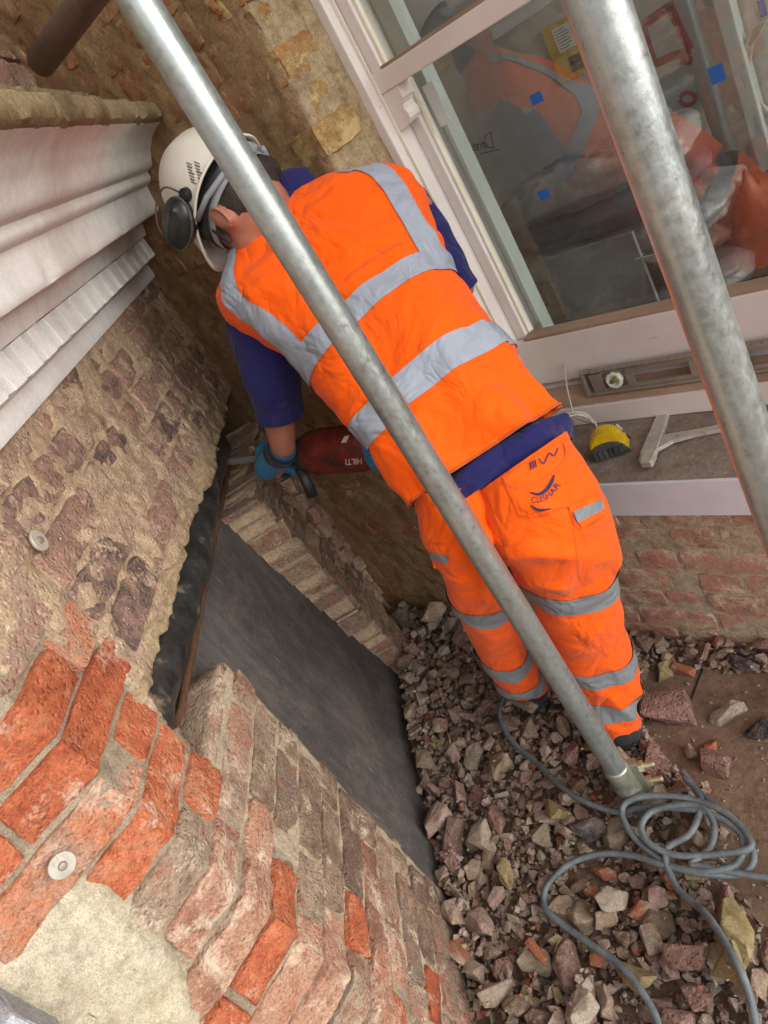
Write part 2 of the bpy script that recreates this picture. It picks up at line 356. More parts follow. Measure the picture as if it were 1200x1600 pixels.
t = NT('drill_black'); t.col(t.ramp(t.noise(25, 8, .7), [(.4, hexc('#232526')), (.7, hexc('#4b4a48'))])); t.set(Roughness=.5)
t = NT('print_white'); t.col(hexc('#d5d0cb')); t.set(Roughness=.6)
metal('chisel', '#b8b5ad', '#dad7d0', .35, .5, 40, '#9a9386')
t = NT('cable_grey'); t.col(t.ramp(t.noise(25, 6, .7), [(.35, hexc('#474d4f')), (.7, hexc('#6f7778'))])); t.set(Roughness=.55); t.nrm(t.bump(t.noise(120, 3), .2, .002))
t = NT('wire_white'); t.col(hexc('#b6aea2')); t.set(Roughness=.5)
t = NT('tape_yellow'); t.col(t.ramp(t.noise(30, 5), [(.35, hexc('#b8940f')), (.7, hexc('#dcb81e'))])); t.set(Roughness=.4)
t = NT('tape_black'); t.col(t.ramp(t.noise(40, 6), [(.35, hexc('#26292a')), (.7, hexc('#565650'))])); t.set(Roughness=.6)
t = NT('vial_white'); t.col(hexc('#d5d2c8')); t.set(Roughness=.4)
t = NT('vial_green'); t.col(hexc('#77803f')); t.set(Roughness=.2)
t = NT('dark_gap'); t.col(hexc('#2a211c')); t.set(Roughness=.9)
t = NT('room_plaster'); t.col(t.ramp(t.noise(3, 9, .7), [(.3, hexc('#a9a9a2')), (.7, hexc('#c9c9c2'))])); t.set(Roughness=.9)
t = NT('room_floor'); t.col(hexc('#5a4c42')); t.set(Roughness=.9)
t = NT('poster_yellow'); t.col(hexc('#c9a12c')); t.set(Roughness=.6)
t = NT('paper_white'); t.col(hexc('#dcdcd6')); t.set(Roughness=.7)
t = NT('ink_dark'); t.col(hexc('#222428')); t.set(Roughness=.6)
t = NT('paint_red'); t.col(hexc('#a81f2a')); t.set(Roughness=.6)
t = NT('tape_blue'); t.col(hexc('#1c5fae')); t.set(Roughness=.6)
t = NT('bag_white'); t.col(t.ramp(t.noise(9, 8, .7), [(.35, hexc((104, 104, 102))), (.6, hexc((140, 140, 137))), (.75, hexc((186, 186, 182)))])); t.set(Roughness=.3); t.nrm(t.bump(t.noise(14, 6), .6, .02))
t = NT('bag_dark'); t.col(t.ramp(t.noise(9, 8, .7), [(.35, hexc('#2f3238')), (.7, hexc('#5c5e63'))])); t.set(Roughness=.3); t.nrm(t.bump(t.noise(14, 6), .6, .02))
t = NT('bag_brown'); t.col(t.ramp(t.noise(9, 8, .7), [(.35, hexc('#5b4436')), (.7, hexc('#84695a'))])); t.set(Roughness=.6); t.nrm(t.bump(t.noise(14, 6), .6, .02))
t = NT('bag_orange'); t.col(t.ramp(t.noise(9, 8, .7), [(.35, hexc((96, 50, 32))), (.7, hexc((132, 72, 48)))])); t.set(Roughness=.6); t.nrm(t.bump(t.noise(14, 6), .6, .02))
t = NT('sticker'); t.col(hexc('#c9ccc8')); t.set(Roughness=.5)

# ------------------------------------------------------------------ the place: two brick walls meeting in a 45 degree corner
YW = 1.21                                   # face of the window wall
CX = -2.08                                  # corner of the two walls
UD = Vector((1, -1, 0)).normalized(); NL = Vector((1, 1, 0)).normalized()
SF = 1.645                                  # along the left wall: its outer corner, where it turns
PF = Vector((CX, YW, 0)) + UD * SF
def WL(s, z, off=0.0):                      # the left wall, unfolded round its outer corner
    if s <= SF:
        k = max(0.0, min(1.0, (s - SF + .03) / .06)) if s > SF - .03 else 0
        n_ = (NL.lerp(Vector((1, 0, 0)), k)).normalized()
        return Vector((CX, YW, z)) + UD * s + n_ * off
    k = max(0.0, min(1.0, (s - SF + .03) / .06)); n_ = (NL.lerp(Vector((1, 0, 0)), k)).normalized()
    return Vector((PF.x, PF.y - (s - SF), z)) + n_ * off
XB = -2.10; XJ = -1.18; SB = XJ - XB        # window wall: starts in the corner, ends at the window jamb
def WB(s, z, off=0.0):                      # window wall, unfolded round the window jamb
    if s <= SB:
        k = max(0.0, min(1.0, (s - SB + .02) / .04)); n_ = Vector((k, -1 + k * .6, 0)).normalized()
        return Vector((XB + s, YW, z)) + n_ * off
    k = max(0.0, min(1.0, (s - SB + .02) / .04)); n_ = Vector((1, -1, 0)).normalized().lerp(Vector((1, 0, 0)), k)
    return Vector((XJ, YW + (s - SB), z)) + n_ * off
def WS(x, z, off=0.0): return Vector((x, YW - off, z))

def sheet(name, W, s0, s1, z0, z1, ds, dz, offf, mat, parent, hole=None, back=.1, fm=None):
    ns, nzz = int(round((s1 - s0) / ds)), int(round((z1 - z0) / dz))
    bm = bmesh.new(); vv = {}
    def gv(i, j):
        if (i, j) not in vv:
            s = s0 + (s1 - s0) * i / ns; z = z0 + (z1 - z0) * j / nzz
            vv[(i, j)] = bm.verts.new(W(s, z, offf(s, z)))
        return vv[(i, j)]
    for i in range(ns):
        for j in range(nzz):
            sc, zc = s0 + (s1 - s0) * (i + .5) / ns, z0 + (z1 - z0) * (j + .5) / nzz
            if hole and hole(sc, zc): continue
            f = bm.faces.new((gv(i, j), gv(i + 1, j), gv(i + 1, j + 1), gv(i, j + 1)))
            if fm: f.material_index = fm(sc, zc)
    be = [e for e in bm.edges if e.is_boundary]
    inv = {v: k for k, v in vv.items()}
    new = {}
    for e in be:
        a, b = e.verts; q = []
        mi = e.link_faces[0].material_index
        for v in (a, b):
            if v not in new:
                i, j = inv[v]; s = s0 + (s1 - s0) * i / ns; z = z0 + (z1 - z0) * j / nzz
                new[v] = bm.verts.new(W(s, z, offf(s, z) - back) + Vector((0, 0, .012 * nz(v.co, 30, 2))))
            q.append(new[v])
        f = bm.faces.new((b, a, q[0], q[1])); f.material_index = mi
    return mkbm(name, bm, mat, parent, smooth=True, recalc=True)

def brick(W, s0, s1, z0, z1, off, mat, parent, rough=.004, depth=.06, chip=.004, name='brick', res=.016, spall=.0):
    L, h = s1 - s0, z1 - z0; sd = random.random() * 90
    nu, nv = max(4, int(L / res)), 4; eb = .0020
    U = [0, eb] + [eb + (L - 2 * eb) * i / nu for i in range(1, nu)] + [L - eb, L]; Z = [0, eb] + [eb + (h - 2 * eb) * j / nv for j in range(1, nv)] + [h - eb, h]
    if W is WL and s0 + .01 < SF < s1 - .01: U = sorted([q for q in U if abs(q - (SF - s0)) > .004] + [SF - s0])
    nu, nv = len(U) - 1, len(Z) - 1
    tl = random.uniform(-.004, .004); tz = random.uniform(-.003, .003)
    sp = None
    if random.random() < spall:
        an = random.uniform(0, 6.28); sp = (cos(an), sin(an), random.uniform(.0, .6), random.uniform(.10, .35))
    V, F = [], []
    for j in range(nv + 1):
        for i in range(nu + 1):
            x, y = U[i], Z[j]; a, b = x / L, y / h
            de = min(x, L - x); dz = min(y, h - y); cn = exp(-(de + dz) / .008)
            s = s0 + x + .0045 * noise.noise(Vector((sd, b * 3, a))) * (1 if i in (0, 1, nu - 1, nu) else .3) + (cn * .002 if a < .5 else -cn * .002)
            z = z0 + y + .0040 * noise.noise(Vector((a * 6, sd, b))) * (1 if j in (0, 1, nv - 1, nv) else .3) + (cn * .002 if b < .5 else -cn * .002)
            f = noise.fractal(Vector((x * 34 + sd, y * 34, sd)), 1.0, 2.0, 4)
            f2 = noise.noise(Vector((x * 10, sd * 1.7, y * 10)))
            edge = (i in (0, nu)) or (j in (0, nv))
            o = off - (chip * (.8 + .7 * noise.noise(Vector((a * 5 + sd, b * 3, 5.5)))) if edge else 0) + rough * (f + .8 * f2) + tl * (a - .5) + tz * (b - .5)
            o -= chip * 2.6 * max(0, noise.noise(Vector((a * 4 + sd, b * 2.2, 9.1))) - .1) * exp(-min(de, dz) / .012)
            if sp: o -= min(.0075, sp[3] * max(0, (a - .5) * L * sp[0] + (b - .5) * h * sp[1] - sp[2] * h * .5 + .006 * noise.noise(Vector((a * 7, b * 5, sd)))))
            V.append(W(s, z, o))
    for j in range(nv):
        for i in range(nu):
            k = j * (nu + 1) + i; F.append((k, k + 1, k + nu + 2, k + nu + 1))
    per = [i for i in range(nu + 1)] + [j * (nu + 1) + nu for j in range(1, nv + 1)] + [nv * (nu + 1) + i for i in range(nu - 1, -1, -1)] + [j * (nu + 1) for j in range(nv - 1, 0, -1)]
    base = len(V)
    for k in per:
        i, j = k % (nu + 1), k // (nu + 1)
        V.append(W(s0 + U[i], z0 + Z[j], off - depth))
    for q in range(len(per)):
        r = (q + 1) % len(per); F.append((per[r], per[q], base + q, base + r))
    o = mk(name, V, F, mat, parent, smooth=True); o.data.set_sharp_from_angle(angle=radians(38)); return o

def courses(z0, z1, h=.075):
    k = 0
    while z0 + k * h < z1 - .02:
        yield k, z0 + k * h + .005, min(z0 + (k + 1) * h - .005, z1); k += 1
def bond(s0, s1, k, st=.2150, hd=.1025, j=.011, start=None):
    s = s0 - (random.uniform(.0, .05) + (.11 if k % 2 else .0)) if start is None else start; q = k % 2
    while s < s1:
        L = (st if q else hd) * random.uniform(.95, 1.04); a, b = max(s, s0), min(s + L, s1)
        if b - a > .035: yield a, b
        s += L + j; q ^= 1

# ---- left wall
ZT, ZS = 1.055, .915
def slot_top(s): return ZT + .028 * max(0, min(1, (s - .6) / .35)) + .014 * noise.noise(Vector((s * 9, 3.1, 0))) + .008 * noise.noise(Vector((s * 31, 7, 0)))
def left_hole(s, z):
    if s < .60 - .0 and z < ZS + .03 and s > -.02: return True          # the pier is built on its own
    if s < 1.47 + .015 * noise.noise(Vector((z * 20, 1, 0))) and ZS < z < slot_top(s): return True
    if .3 < s < 1.225 + .008 * noise.noise(Vector((0, z * 14, 3))) and z <= ZS: return True
    return False
def zone(s, z):                                                  # 0 muddy top, 1 greyed lower part, 2 red outer corner
    if s > 1.52 and z < 1.285: return 2
    if z > 1.235 - .05 * (s - 1.4) and s < 1.66: return 0 if s < 1.62 else 2
    if s > (1.47 if z > .93 else 1.57) + .02 * noise.noise(Vector((s * 3, z * 9, 1))): return 2
    if z < ZT - .02: return 1
    return 0
def left_off(s, z):
    zn = zone(s, z); f = noise.fractal(Vector((s * 20, z * 20, 2)), 1.0, 2.0, 5); g = noise.noise(Vector((s * 5, z * 5, 9)))
    if zn == 0: return -.0015 + .009 * f + .006 * g
    if zn == 1: return -.0060 + .0035 * f + .002 * g
    return -.0105 + .003 * f + .002 * g
lw = thing('brick_wall', 'hacked-off old brick wall on the left under the white cornice, cut open around a dark sheet', 'wall', WL(1.0, 0))
sheet('mortar', WL, -.05, 2.75, -.05, 1.50, .0085, .0085, left_off, ['mortar_mud', 'mortar_cream', 'mortar_grey'], lw, left_hole, back=.13, fm=zone)
patch_c = (SF + .19, .99)
def in_patch(s, z):                                              # the cream render patch round the outer corner
    return 1.72 < s < 2.45 and z < 1.085 - .28 * (s - 1.72) * 0 and z > .2 and (s - 1.72) > (.02 + .10 * max(0, .95 - z) / .3) and z < 1.10 - .0 * s
for k, z0, z1 in courses(-.01, 1.47):
    zc = (z0 + z1) / 2
    # the corner brick first: one that wraps the outer corner, then the rest to its left and right
    qa = ((random.choice((.105, .215)) if k % 2 else random.choice((.06, .105))) if zc > .9 else (.105 if k % 2 else .055)); qb = .215 if k % 2 == 0 else .105
    spans = [(SF - qa, SF + qb)]
    s = SF - qa - .011; q = k % 2
    while s > .0:
        L = (.215 if q else .1025) * random.uniform(.94, 1.04); spans.append((max(0, s - L), s)); s -= L + .011; q ^= 1
    s = SF + qb + .011
    while s < 2.7:
        L = (.215 if q else .1025) * random.uniform(.94, 1.04); spans.append((s, s + L)); s += L + .011; q ^= 1
    for (a, b) in spans:
        if b - a < .03: continue
        sc = (a + b) / 2
        # trim against the cut opening
        if zc < ZS:
            if b < 1.25: continue
            if a < 1.232: a = 1.232 + random.uniform(-.008, .012)
        elif zc < ZT + .035:
            if b < 1.50: continue
            a = max(a, 1.48)
        if b - a < .03: continue
        if in_patch(sc, zc) and a > SF: continue
        zn = zone(sc, zc)
        zb = z0
        if ZT - .03 < z0 < ZT + .03 and sc < 1.48: zb = ZT + .035
        if z1 > ZS > z0 and sc < 1.47: z1b = ZS - .004
        else: z1b = z1
        if z1b - zb < .03: continue
        if zn == 0:
            brick(WL, a, b, zb, z1b, random.uniform(-.006, .008), 'brick_muddy', lw, rough=.009, chip=.006, spall=.6)
        elif zn == 1:
            brick(WL, a, b, zb, z1b, random.uniform(-.003, .004), 'brick_faded' if sc > 1.36 and random.random() < .35 else 'brick_grey', lw, rough=.005, chip=.003, spall=.3)
        else:
            brick(WL, a, b, zb, z1b, random.uniform(-.003, .006), (('brick_red' if random.random() < .95 else 'brick_grey') if zc > .86 else random.choice(('brick_faded', 'brick_faded', 'brick_faded', 'brick_red', 'brick_grey'))), lw, rough=.006, chip=.003, spall=.7)
# a cream render patch left on the corner
def patch_off(s, z):
    e = min(s - 1.735 - .10 * max(0, .95 - z) / .3, 1.055 - z + .25 * max(0, 1.80 - s)) + .035 * noise.fractal(Vector((s * 12, z * 12, 4)), 1, 2, 3)
    return -.030 + .036 * min(1, max(0, (e + .03) / .05)) + .012 * noise.fractal(Vector((s * 11, z * 11, 7)), 1, 2, 5)
sheet('render_patch', WL, 1.66, 2.6, .15, 1.16, .010, .010, patch_off, 'patch_cream', lw, None, back=.02)
# the far pier beside the opening: a leaning stack of cut bricks
def s_edge(z): return .385 + .215 * z / .93
for k, z0, z1 in courses(-.01, .915):
    zc = (z0 + z1) / 2; e = s_edge(zc) + random.uniform(-.012, .012)
    if k % 2: brick(WL, e - .19, e, z0, z1, .034 + random.uniform(-.006, .006), 'brick_grey', lw, rough=.007, depth=.14, chip=.005, spall=.4)
    else:
        brick(WL, e - .19, e - .098, z0, z1, .030 + random.uniform(-.006, .006), 'brick_grey', lw, rough=.007, depth=.14, chip=.005, spall=.4)
        brick(WL, e - .090, e, z0, z1, .036 + random.uniform(-.006, .006), 'brick_grey', lw, rough=.007, depth=.14, chip=.005, spall=.4)
    m = e - .200
    brick(WL, max(-.05, m - .2), m - .1, z0, z1, -.015 + random.uniform(-.012, .008), 'brick_muddy', lw, rough=.012, depth=.1, chip=.006, spall=.5)
    brick(WL, m - .09, m - .01, z0, z1, -.02 + random.uniform(-.012, .008), 'brick_muddy', lw, rough=.012, depth=.1, chip=.006, spall=.5)
    if m - .21 > .0: brick(WL, -.04, m - .21, z0, z1, .0 + random.uniform(-.012, .008), 'brick_muddy', lw, rough=.012, depth=.1, chip=.006, spall=.5)
sheet('pier_mortar', WL, -.05, .62, -.05, .915, .012, .012, lambda s, z: (.022 if s > s_edge(z) - .192 else -.026) + .008 * noise.fractal(Vector((s * 18, z * 18, 5)), 1, 2, 4), 'mortar_mud', lw, lambda s, z: s > s_edge(z) - .004, back=.14)
sheet('cavity_back', WL, -.7, 1.7, -.2, 1.25, .05, .05, lambda s, z: -.24 + .02 * nz((s, z, 0), 9), 'mortar_back', lw, back=.02)
def lip_z(s, t):
    lo = slot_top(s) - .004 + .022 * noise.fractal(Vector((s * 8, 5, 5)), 1, 2, 4); hi = 1.108 + .04 * noise.noise(Vector((s * 7, 0, 4)))
    return lo + (hi - lo) * t
sheet('mortar_lip', lambda s, t, o: WL(s, lip_z(s, t), o), .50, 1.49, 0, 1, .006, .10, lambda s, t: .004 + .008 * noise.fractal(Vector((s * 16, t * 1.2, 21)), 1, 2, 4) - .016 * max(0, (t - .6) / .4), 'mortar_yellow', lw, None, back=.10)
V = [WL(s_, z_, o_) for s_ in (1.24, 1.465) for z_ in (.90, .9225) for o_ in (-.12, -.006)]
bm = bmesh.new(); vs = [bm.verts.new(v) for v in V]
for f in ((0, 1, 3, 2), (4, 6, 7, 5), (0, 4, 5, 1), (2, 3, 7, 6), (0, 2, 6, 4), (1, 5, 7, 3)): bm.faces.new([vs[i] for i in f])
bmesh.ops.subdivide_edges(bm, edges=bm.edges[:], cuts=5, use_grid_fill=True)
for v in bm.verts: v.co += Vector((.3, .3, .8)) * (.006 * nz(v.co, 30, 3))
mkbm('cut_brick_top', bm, 'brick_muddy', lw, smooth=True)
# wall above the cornice
sheet('upper_mortar', WL, -.1, 2.7, 1.80, 3.4, .05, .05, lambda s, z: .07 + .01 * nz((s, z, 3), 10), 'mortar_grey', lw, back=.05)
for k, z0, z1 in courses(1.90, 2.5):
    for a, b in bond(0, 1.3, k): brick(WL, a, b, z0, z1, .082 + random.uniform(-.005, .005), random.choice(['brick_grey', 'brick_muddy', 'brick_muddy']), lw, rough=.006)

# ---- window wall: the dim part in the corner up to the window jamb
bw = thing('brick_wall', 'dim brown brick wall behind the bowed head, ending in a chipped pale jamb beside the window', 'wall', (-1.6, YW, 0))
def back_off(s, z):
    f = noise.fractal(Vector((s * 14, z * 14, 12)), 1, 2, 5)
    return .0012 + .006 * f - (.004 if s > SB - .02 else 0)
sheet('mortar', WB, -.74, SB + .165, -.05, 2.9, .012, .012, back_off, ['mortar_back', 'mortar_yellow'], bw, back=.05, fm=lambda s, z: 1 if s > SB - .012 and z > .6 else 0)
for k, z0, z1 in courses(.0, 2.5):
    for a, b in bond(0, SB - (.0 if k % 2 else .105) , k):
        if z1 < .5 and a > .86: continue
        brick(WB, a, b, z0, z1, random.uniform(-.005, .0035), 'brick_back', bw, rough=.005, chip=.002, spall=.3)
    if z0 > .6:
        e = SB + random.uniform(.085, .135)
        if k % 2 == 0: brick(WB, SB - .094, e, z0, z1, random.uniform(-.004, .006), 'brick_hacked', bw, rough=.008, chip=.004, spall=.6)
        else: brick(WB, SB + .006, e, z0, z1, random.uniform(-.006, .004), 'brick_hacked', bw, rough=.008, chip=.004, spall=.6)
mast = sheet('mastic_bead', lambda s, z, o: Vector((XJ - .004 + o, 1.21 + s, z)), .118, .168, .7, 2.6, .008, .012, lambda s, z: .004 + .004 * nz((s, z, 9), 40), 'mortar_yellow', bw, back=.02)

# ---- window wall below the sill
sw = thing('brick_wall', 'pinkish brick wall with smeared mortar below the white window sill', 'wall', (-.4, YW, 0))
sheet('mortar', WS, -1.22, .42, -.05, .53, .012, .010, lambda s, z: -.0010 + .004 * noise.fractal(Vector((s * 22, z * 22, 31)), 1, 2, 5), 'mortar_cream', sw, back=.08)
for k, z0, z1 in courses(-.015, .515):
    for a, b in bond(-1.22, .41, k): brick(WS, a, b, z0, z1, random.uniform(-.002, .004), 'brick_pink', sw, rough=.004, chip=.003, spall=.3)
bm = bmesh.new(); bm_box(bm, (.14, YW, .5), (.42, YW + .3, 3.4)); bm_box(bm, (XJ + .004, YW + .004, 2.45), (.13, YW + .3, 3.4))
mkbm('upper_wall', bm, 'brick_pink', sw)

# ------------------------------------------------------------------ ground
xs = [-60, -15, -5, -2.6] + [-2.3 + i * .028 for i in range(112)] + [1.2, 2, 5, 15, 60]
ys = [-60, -15, -5, -2] + [-1.1 + i * .028 for i in range(86)] + [1.6, 3, 15, 60]
def ground_z(x, y):
    z = .008 * noise.noise(Vector((x * 6, y * 6, 0))) + .005 * noise.noise(Vector((x * 19, y * 19, 2)))
    dw = max(0, (x + y + .87) / 1.414)
    return z - .02 * exp(-dw / .08)
V = [(x, y, ground_z(x, y)) for y in ys for x in xs]; F = []
nx = len(xs)
for j in range(len(ys) - 1):
    for i in range(nx - 1): F.append((j * nx + i, j * nx + i + 1, (j + 1) * nx + i + 1, (j + 1) * nx + i))
gnd = mk('ground', V, F, 'dirt', None, smooth=True, origin=Vector((0, 0, 0))); gnd['kind'] = 'structure'
gnd['label'] = 'brown dusty dirt floor scattered with brick rubble'
a, b = at_z(1099, 1043, 0), at_z(1066, 1126, 0); d = (b - a).normalized(); sd = Vector((-d.y, d.x, 0)) * .0022
pts = [a.lerp(b, k / 8) for k in range(9)]
V, F = [], []
for p in pts:
    z = ground_z(p.x, p.y)
    for q in (p - sd, p + sd): V += [Vector((q.x, q.y, z + .0022)), Vector((q.x, q.y, z - .01))]
for i in range(8): F += [(4 * i, 4 * i + 2, 4 * i + 6, 4 * i + 4), (4 * i, 4 * i + 4, 4 * i + 5, 4 * i + 1), (4 * i + 2, 4 * i + 3, 4 * i + 7, 4 * i + 6)]
mk('slab_joint', V, F, 'dark_gap', gnd)

# ------------------------------------------------------------------ cornice (white stone) on the left wall
cor = thing('cornice', 'dirty white stone cornice with carved dentil band above the hacked brick wall', 'cornice', WL(.8, 1.46, .1))
PROF = [(-.02, 1.462), (.012, 1.462), (.016, 1.470), (.018, 1.500), (.030, 1.505), (.018, 1.512), (.018, 1.566), (.082, 1.568), (.088, 1.578), (.094, 1.592), (.098, 1.602), (.150, 1.600),
        (.170, 1.602), (.176, 1.608), (.182, 1.650), (.188, 1.664), (.206, 1.668), (.214, 1.676), (.214, 1.688), (.238, 1.692), (.246, 1.702), (.262, 1.722), (.290, 1.742), (.312, 1.749), (.330, 1.752), (.344, 1.756), (.350, 1.768), (.348, 1.786), (.338, 1.793), (-.02, 1.812)]
def Wmit(s, z, off):
    if s <= SF: return Vector((CX, YW, z)) + UD * (s + off * math.tan(radians(22.5)) * max(0, 1 - (SF - s) / .25)) + NL * off
    return Vector((PF.x + off, PF.y - (s - SF) + off * math.tan(radians(22.5)) * max(0, 1 - (s - SF) / .25), z))
def fine_prof(P, d=.008):
    out = []
    for (a, b) in zip(P, P[1:]):
        n_ = max(1, int(sqrt((b[0] - a[0]) ** 2 + (b[1] - a[1]) ** 2) / d))
        out += [(a[0] + (b[0] - a[0]) * k / n_, a[1] + (b[1] - a[1]) * k / n_) for k in range(n_)]
    return out + [P[-1]]
FP = fine_prof(PROF)
def cornice_run(name, i0, i1, mat, amp, chipz=None):
    sub = FP[i0:i1]; ss = [-.5 + k * .018 for k in range(int(2.6 / .018))]; V, F = [], []
    for s in ss:
        for (o, z) in sub:
            c = noise.fractal(Vector((s * 30, z * 30, o * 30)), 1, 2, 4); b = .5 * noise.noise(Vector((s * 3.5, z * 9, 1)))
            ch = 0
            if chipz and abs(z - chipz) < .035: ch = .018 * max(0, noise.noise(Vector((s * 11, 2, 2))) - .12) * (1 - abs(z - chipz) / .035) * 2
            V.append(Wmit(s, z + amp * .6 * c - ch * .3, o + amp * (c + .7 * b) - ch))
    m = len(sub)
    for i in range(len(ss) - 1):
        for j in range(m - 1): F.append((i * m + j, (i + 1) * m + j, (i + 1) * m + j + 1, i * m + j + 1))
    o = mk(name, V, F, mat, cor, smooth=True); o.data.set_sharp_from_angle(angle=radians(50)); return o
def idx(z, o): return min(range(len(FP)), key=lambda k: abs(FP[k][1] - z) + abs(FP[k][0] - o))
i1, i2, i3 = idx(1.566, .036), idx(1.602, .170), idx(1.752, .330)
cornice_run('fascia', 0, i1 + 1, 'stone_white', .0002)
cornice_run('dentil_cap', i1, i2 + 1, 'stone_white', .0002)
cornice_run('corona', i2, i3 + 1, 'stone_white', .0003, 1.61)
cornice_run('crown_edge', i3, len(FP), 'stone_brown', .004, 1.77)
for k in range(20):
    s = .02 + k * .080
    bm = bmesh.new(); cuts = 5
    lo, hi = s, s + .049 + random.uniform(-.003, .003)
    for j in range(2): pass
    poly = [WL(lo, 1.514, .012), WL(lo, 1.514, .0735), WL(lo + .001, 1.514, .0745), WL(hi - .001, 1.514, .0745), WL(hi, 1.514, .0735), WL(hi, 1.514, .012)]
    prism(bm, poly, Vector((0, 0, .052)))
    bmesh.ops.subdivide_edges(bm, edges=bm.edges[:], cuts=1)
    for v in bm.verts: v.co += Vector((1, 1, .6)) * (.0010 * nz(v.co, 45, 3))
    mkbm('dentil', bm, 'stone_white', cor, smooth=False)
def blk(s, z): return .20 + .006 * nz((s, z, 3), 20)
sheet('blocking_course', WL, -.3, 2.4, 1.806, 1.90, .02, .012, blk, 'stone_brown', cor, back=.16)

# ------------------------------------------------------------------ dark sheet, rusty edge and pipe in the cut
sh = thing('steel_sheet', 'dark grey sheet standing in the cut brick opening, rusty along its top edge', 'sheet', WL(.9, 0, -.05))
V, F = [], []; nu, nv = 60, 50
for j in range(nv + 1):
    for i in range(nu + 1):
        s = .28 + 1.14 * i / nu; q = j / nv; z = .925 - q * 1.05
        off = -.082 + .075 * q ** 1.6 + .006 * noise.noise(Vector((s * 2.2, z * 2, 0))) + .02 * q * q * cos(s * 5)
        V.append(WL(s, z, off))
for j in range(nv):
    for i in range(nu): k = j * (nu + 1) + i; F.append((k, k + 1, k + nu + 2, k + nu + 1))
o = mk('sheet', V, F, 'steel_sheet', sh, smooth=True); md = o.modifiers.new('thickness', 'SOLIDIFY'); md.thickness = .005; md.offset = -1
V, F = tube_vf([WL(.26 + 1.2 * k / 60, .926 + .003 * nz((k * .2, 0, 0)), -.083 + .003 * nz((k * .3, 4, 0))) for k in range(61)], [.0085 + .0018 * nz((k * .37, 1, 1), 1, 3) for k in range(61)], 8)
mk('rusty_edge', V, F, 'rust', sh, smooth=True)
pts = [WL(.30 + 1.19 * k / 70, 1.005 + .008 * sin(k * .13), -.080) for k in range(71)]
V, F = tube_vf(pts, [.054 + .005 * nz((k * .2, 3, 3), 1, 3) for k in range(71)], 24)
V = [v + (v - Vector((v.x, v.y, v.z))) for v in V]
V = [v + Vector((.7, .7, .6)) * (.0025 * nz(v, 10, 3)) for v in V]
tag(mk('plastic_pipe', V, F, 'black_plastic', None, smooth=True), 'black crumpled plastic pipe lying in the slot above the dark sheet', 'pipe')

# fixings: two round washers left in the brickwork
def washer(px, py, off, W, s, z, lab):
    c = W(s, z, off); n_ = (W(s, z, off + .01) - c).normalized()
    o = thing('washer', lab, 'washer', c, 'round fixing washers in the left wall')
    lathe('disc', c, n_, [(0, .016), (.0035, .0165), (.0045, .0155), (.0045, .006), (.0035, .0058)], 'bracket_metal', o, 24)
    lathe('screw_head', c + n_ * .003, n_, [(0, .0055), (.004, .005), (.0048, .003)], 'aluminium', o, 12)
washer(46, 855, .012, WL, 1.405, 1.346, 'round metal washer in the muddy brickwork below the cornice')
q = at_y(95, 1350, 0); r = ray_of(95, 1350); tt = (PF.x + .008) / r.x; p = CAM + r * tt
washer(95, 1350, .010, WL, SF + (PF.y - p.y), p.z, 'pale round washer on an orange corner brick at lower left')
# pale stone ledge in the lower left corner
r = ray_of(-40, 1668); p = CAM + r * ((PF.x + .07) / r.x)
bm = bmesh.new(); bm_box(bm, (PF.x - .05, p.y - .6, p.z - .10), (PF.x + .075, p.y + .055, p.z + .008), .006)
bmesh.ops.subdivide_edges(bm, edges=bm.edges[:], cuts=2)
for v in bm.verts: v.co += Vector((1, 1, 1)) * (.003 * nz(v.co, 25, 3))
tag(mkbm('stone_ledge', bm, 'stone_pale', None), 'pale grey stone ledge cut off by the lower left corner', 'ledge')

# ------------------------------------------------------------------ window
win = thing('sash_window', 'white timber sliding sash window with horns, dark room behind its panes', 'window', (-.55, 1.43, .74))
XL, XR = -1.192, .13
bm = bmesh.new(); bm_box(bm, (XL, 1.372, .64), (-1.158, 1.56, 2.45), .004); bm_box(bm, (XR - .034, 1.372, .64), (XR, 1.56, 2.45), .004); bm_box(bm, (-1.157, 1.373, 2.36), (XR - .035, 1.56, 2.45), .004)
mkbm('frame', bm, 'paint_white', win)
box('parting_bead', (-1.1575, 1.398, .75), (-1.150, 1.402, 2.36), 'paint_edge', win, .001)
us = box('upper_sash_stile', (-1.157, 1.405, 1.5455), (-1.122, 1.445, 2.35), 'paint_white', win, .003)
box('glazing_bead', (-1.1218, 1.415, 1.588), (-1.113, 1.432, 2.35), 'paint_edge', win, .002)
box('upper_sash_stile', (.06, 1.405, 1.54), (.094, 1.445, 2.35), 'paint_white', win)
mr = box('meeting_rail', (-1.1575, 1.400, 1.542), (.0945, 1.448, 1.583), 'paint_white', win, .003)
box('rail_top', (-1.121, 1.402, 1.5835), (.059, 1.44, 1.589), 'wood_bare', mr, .001)
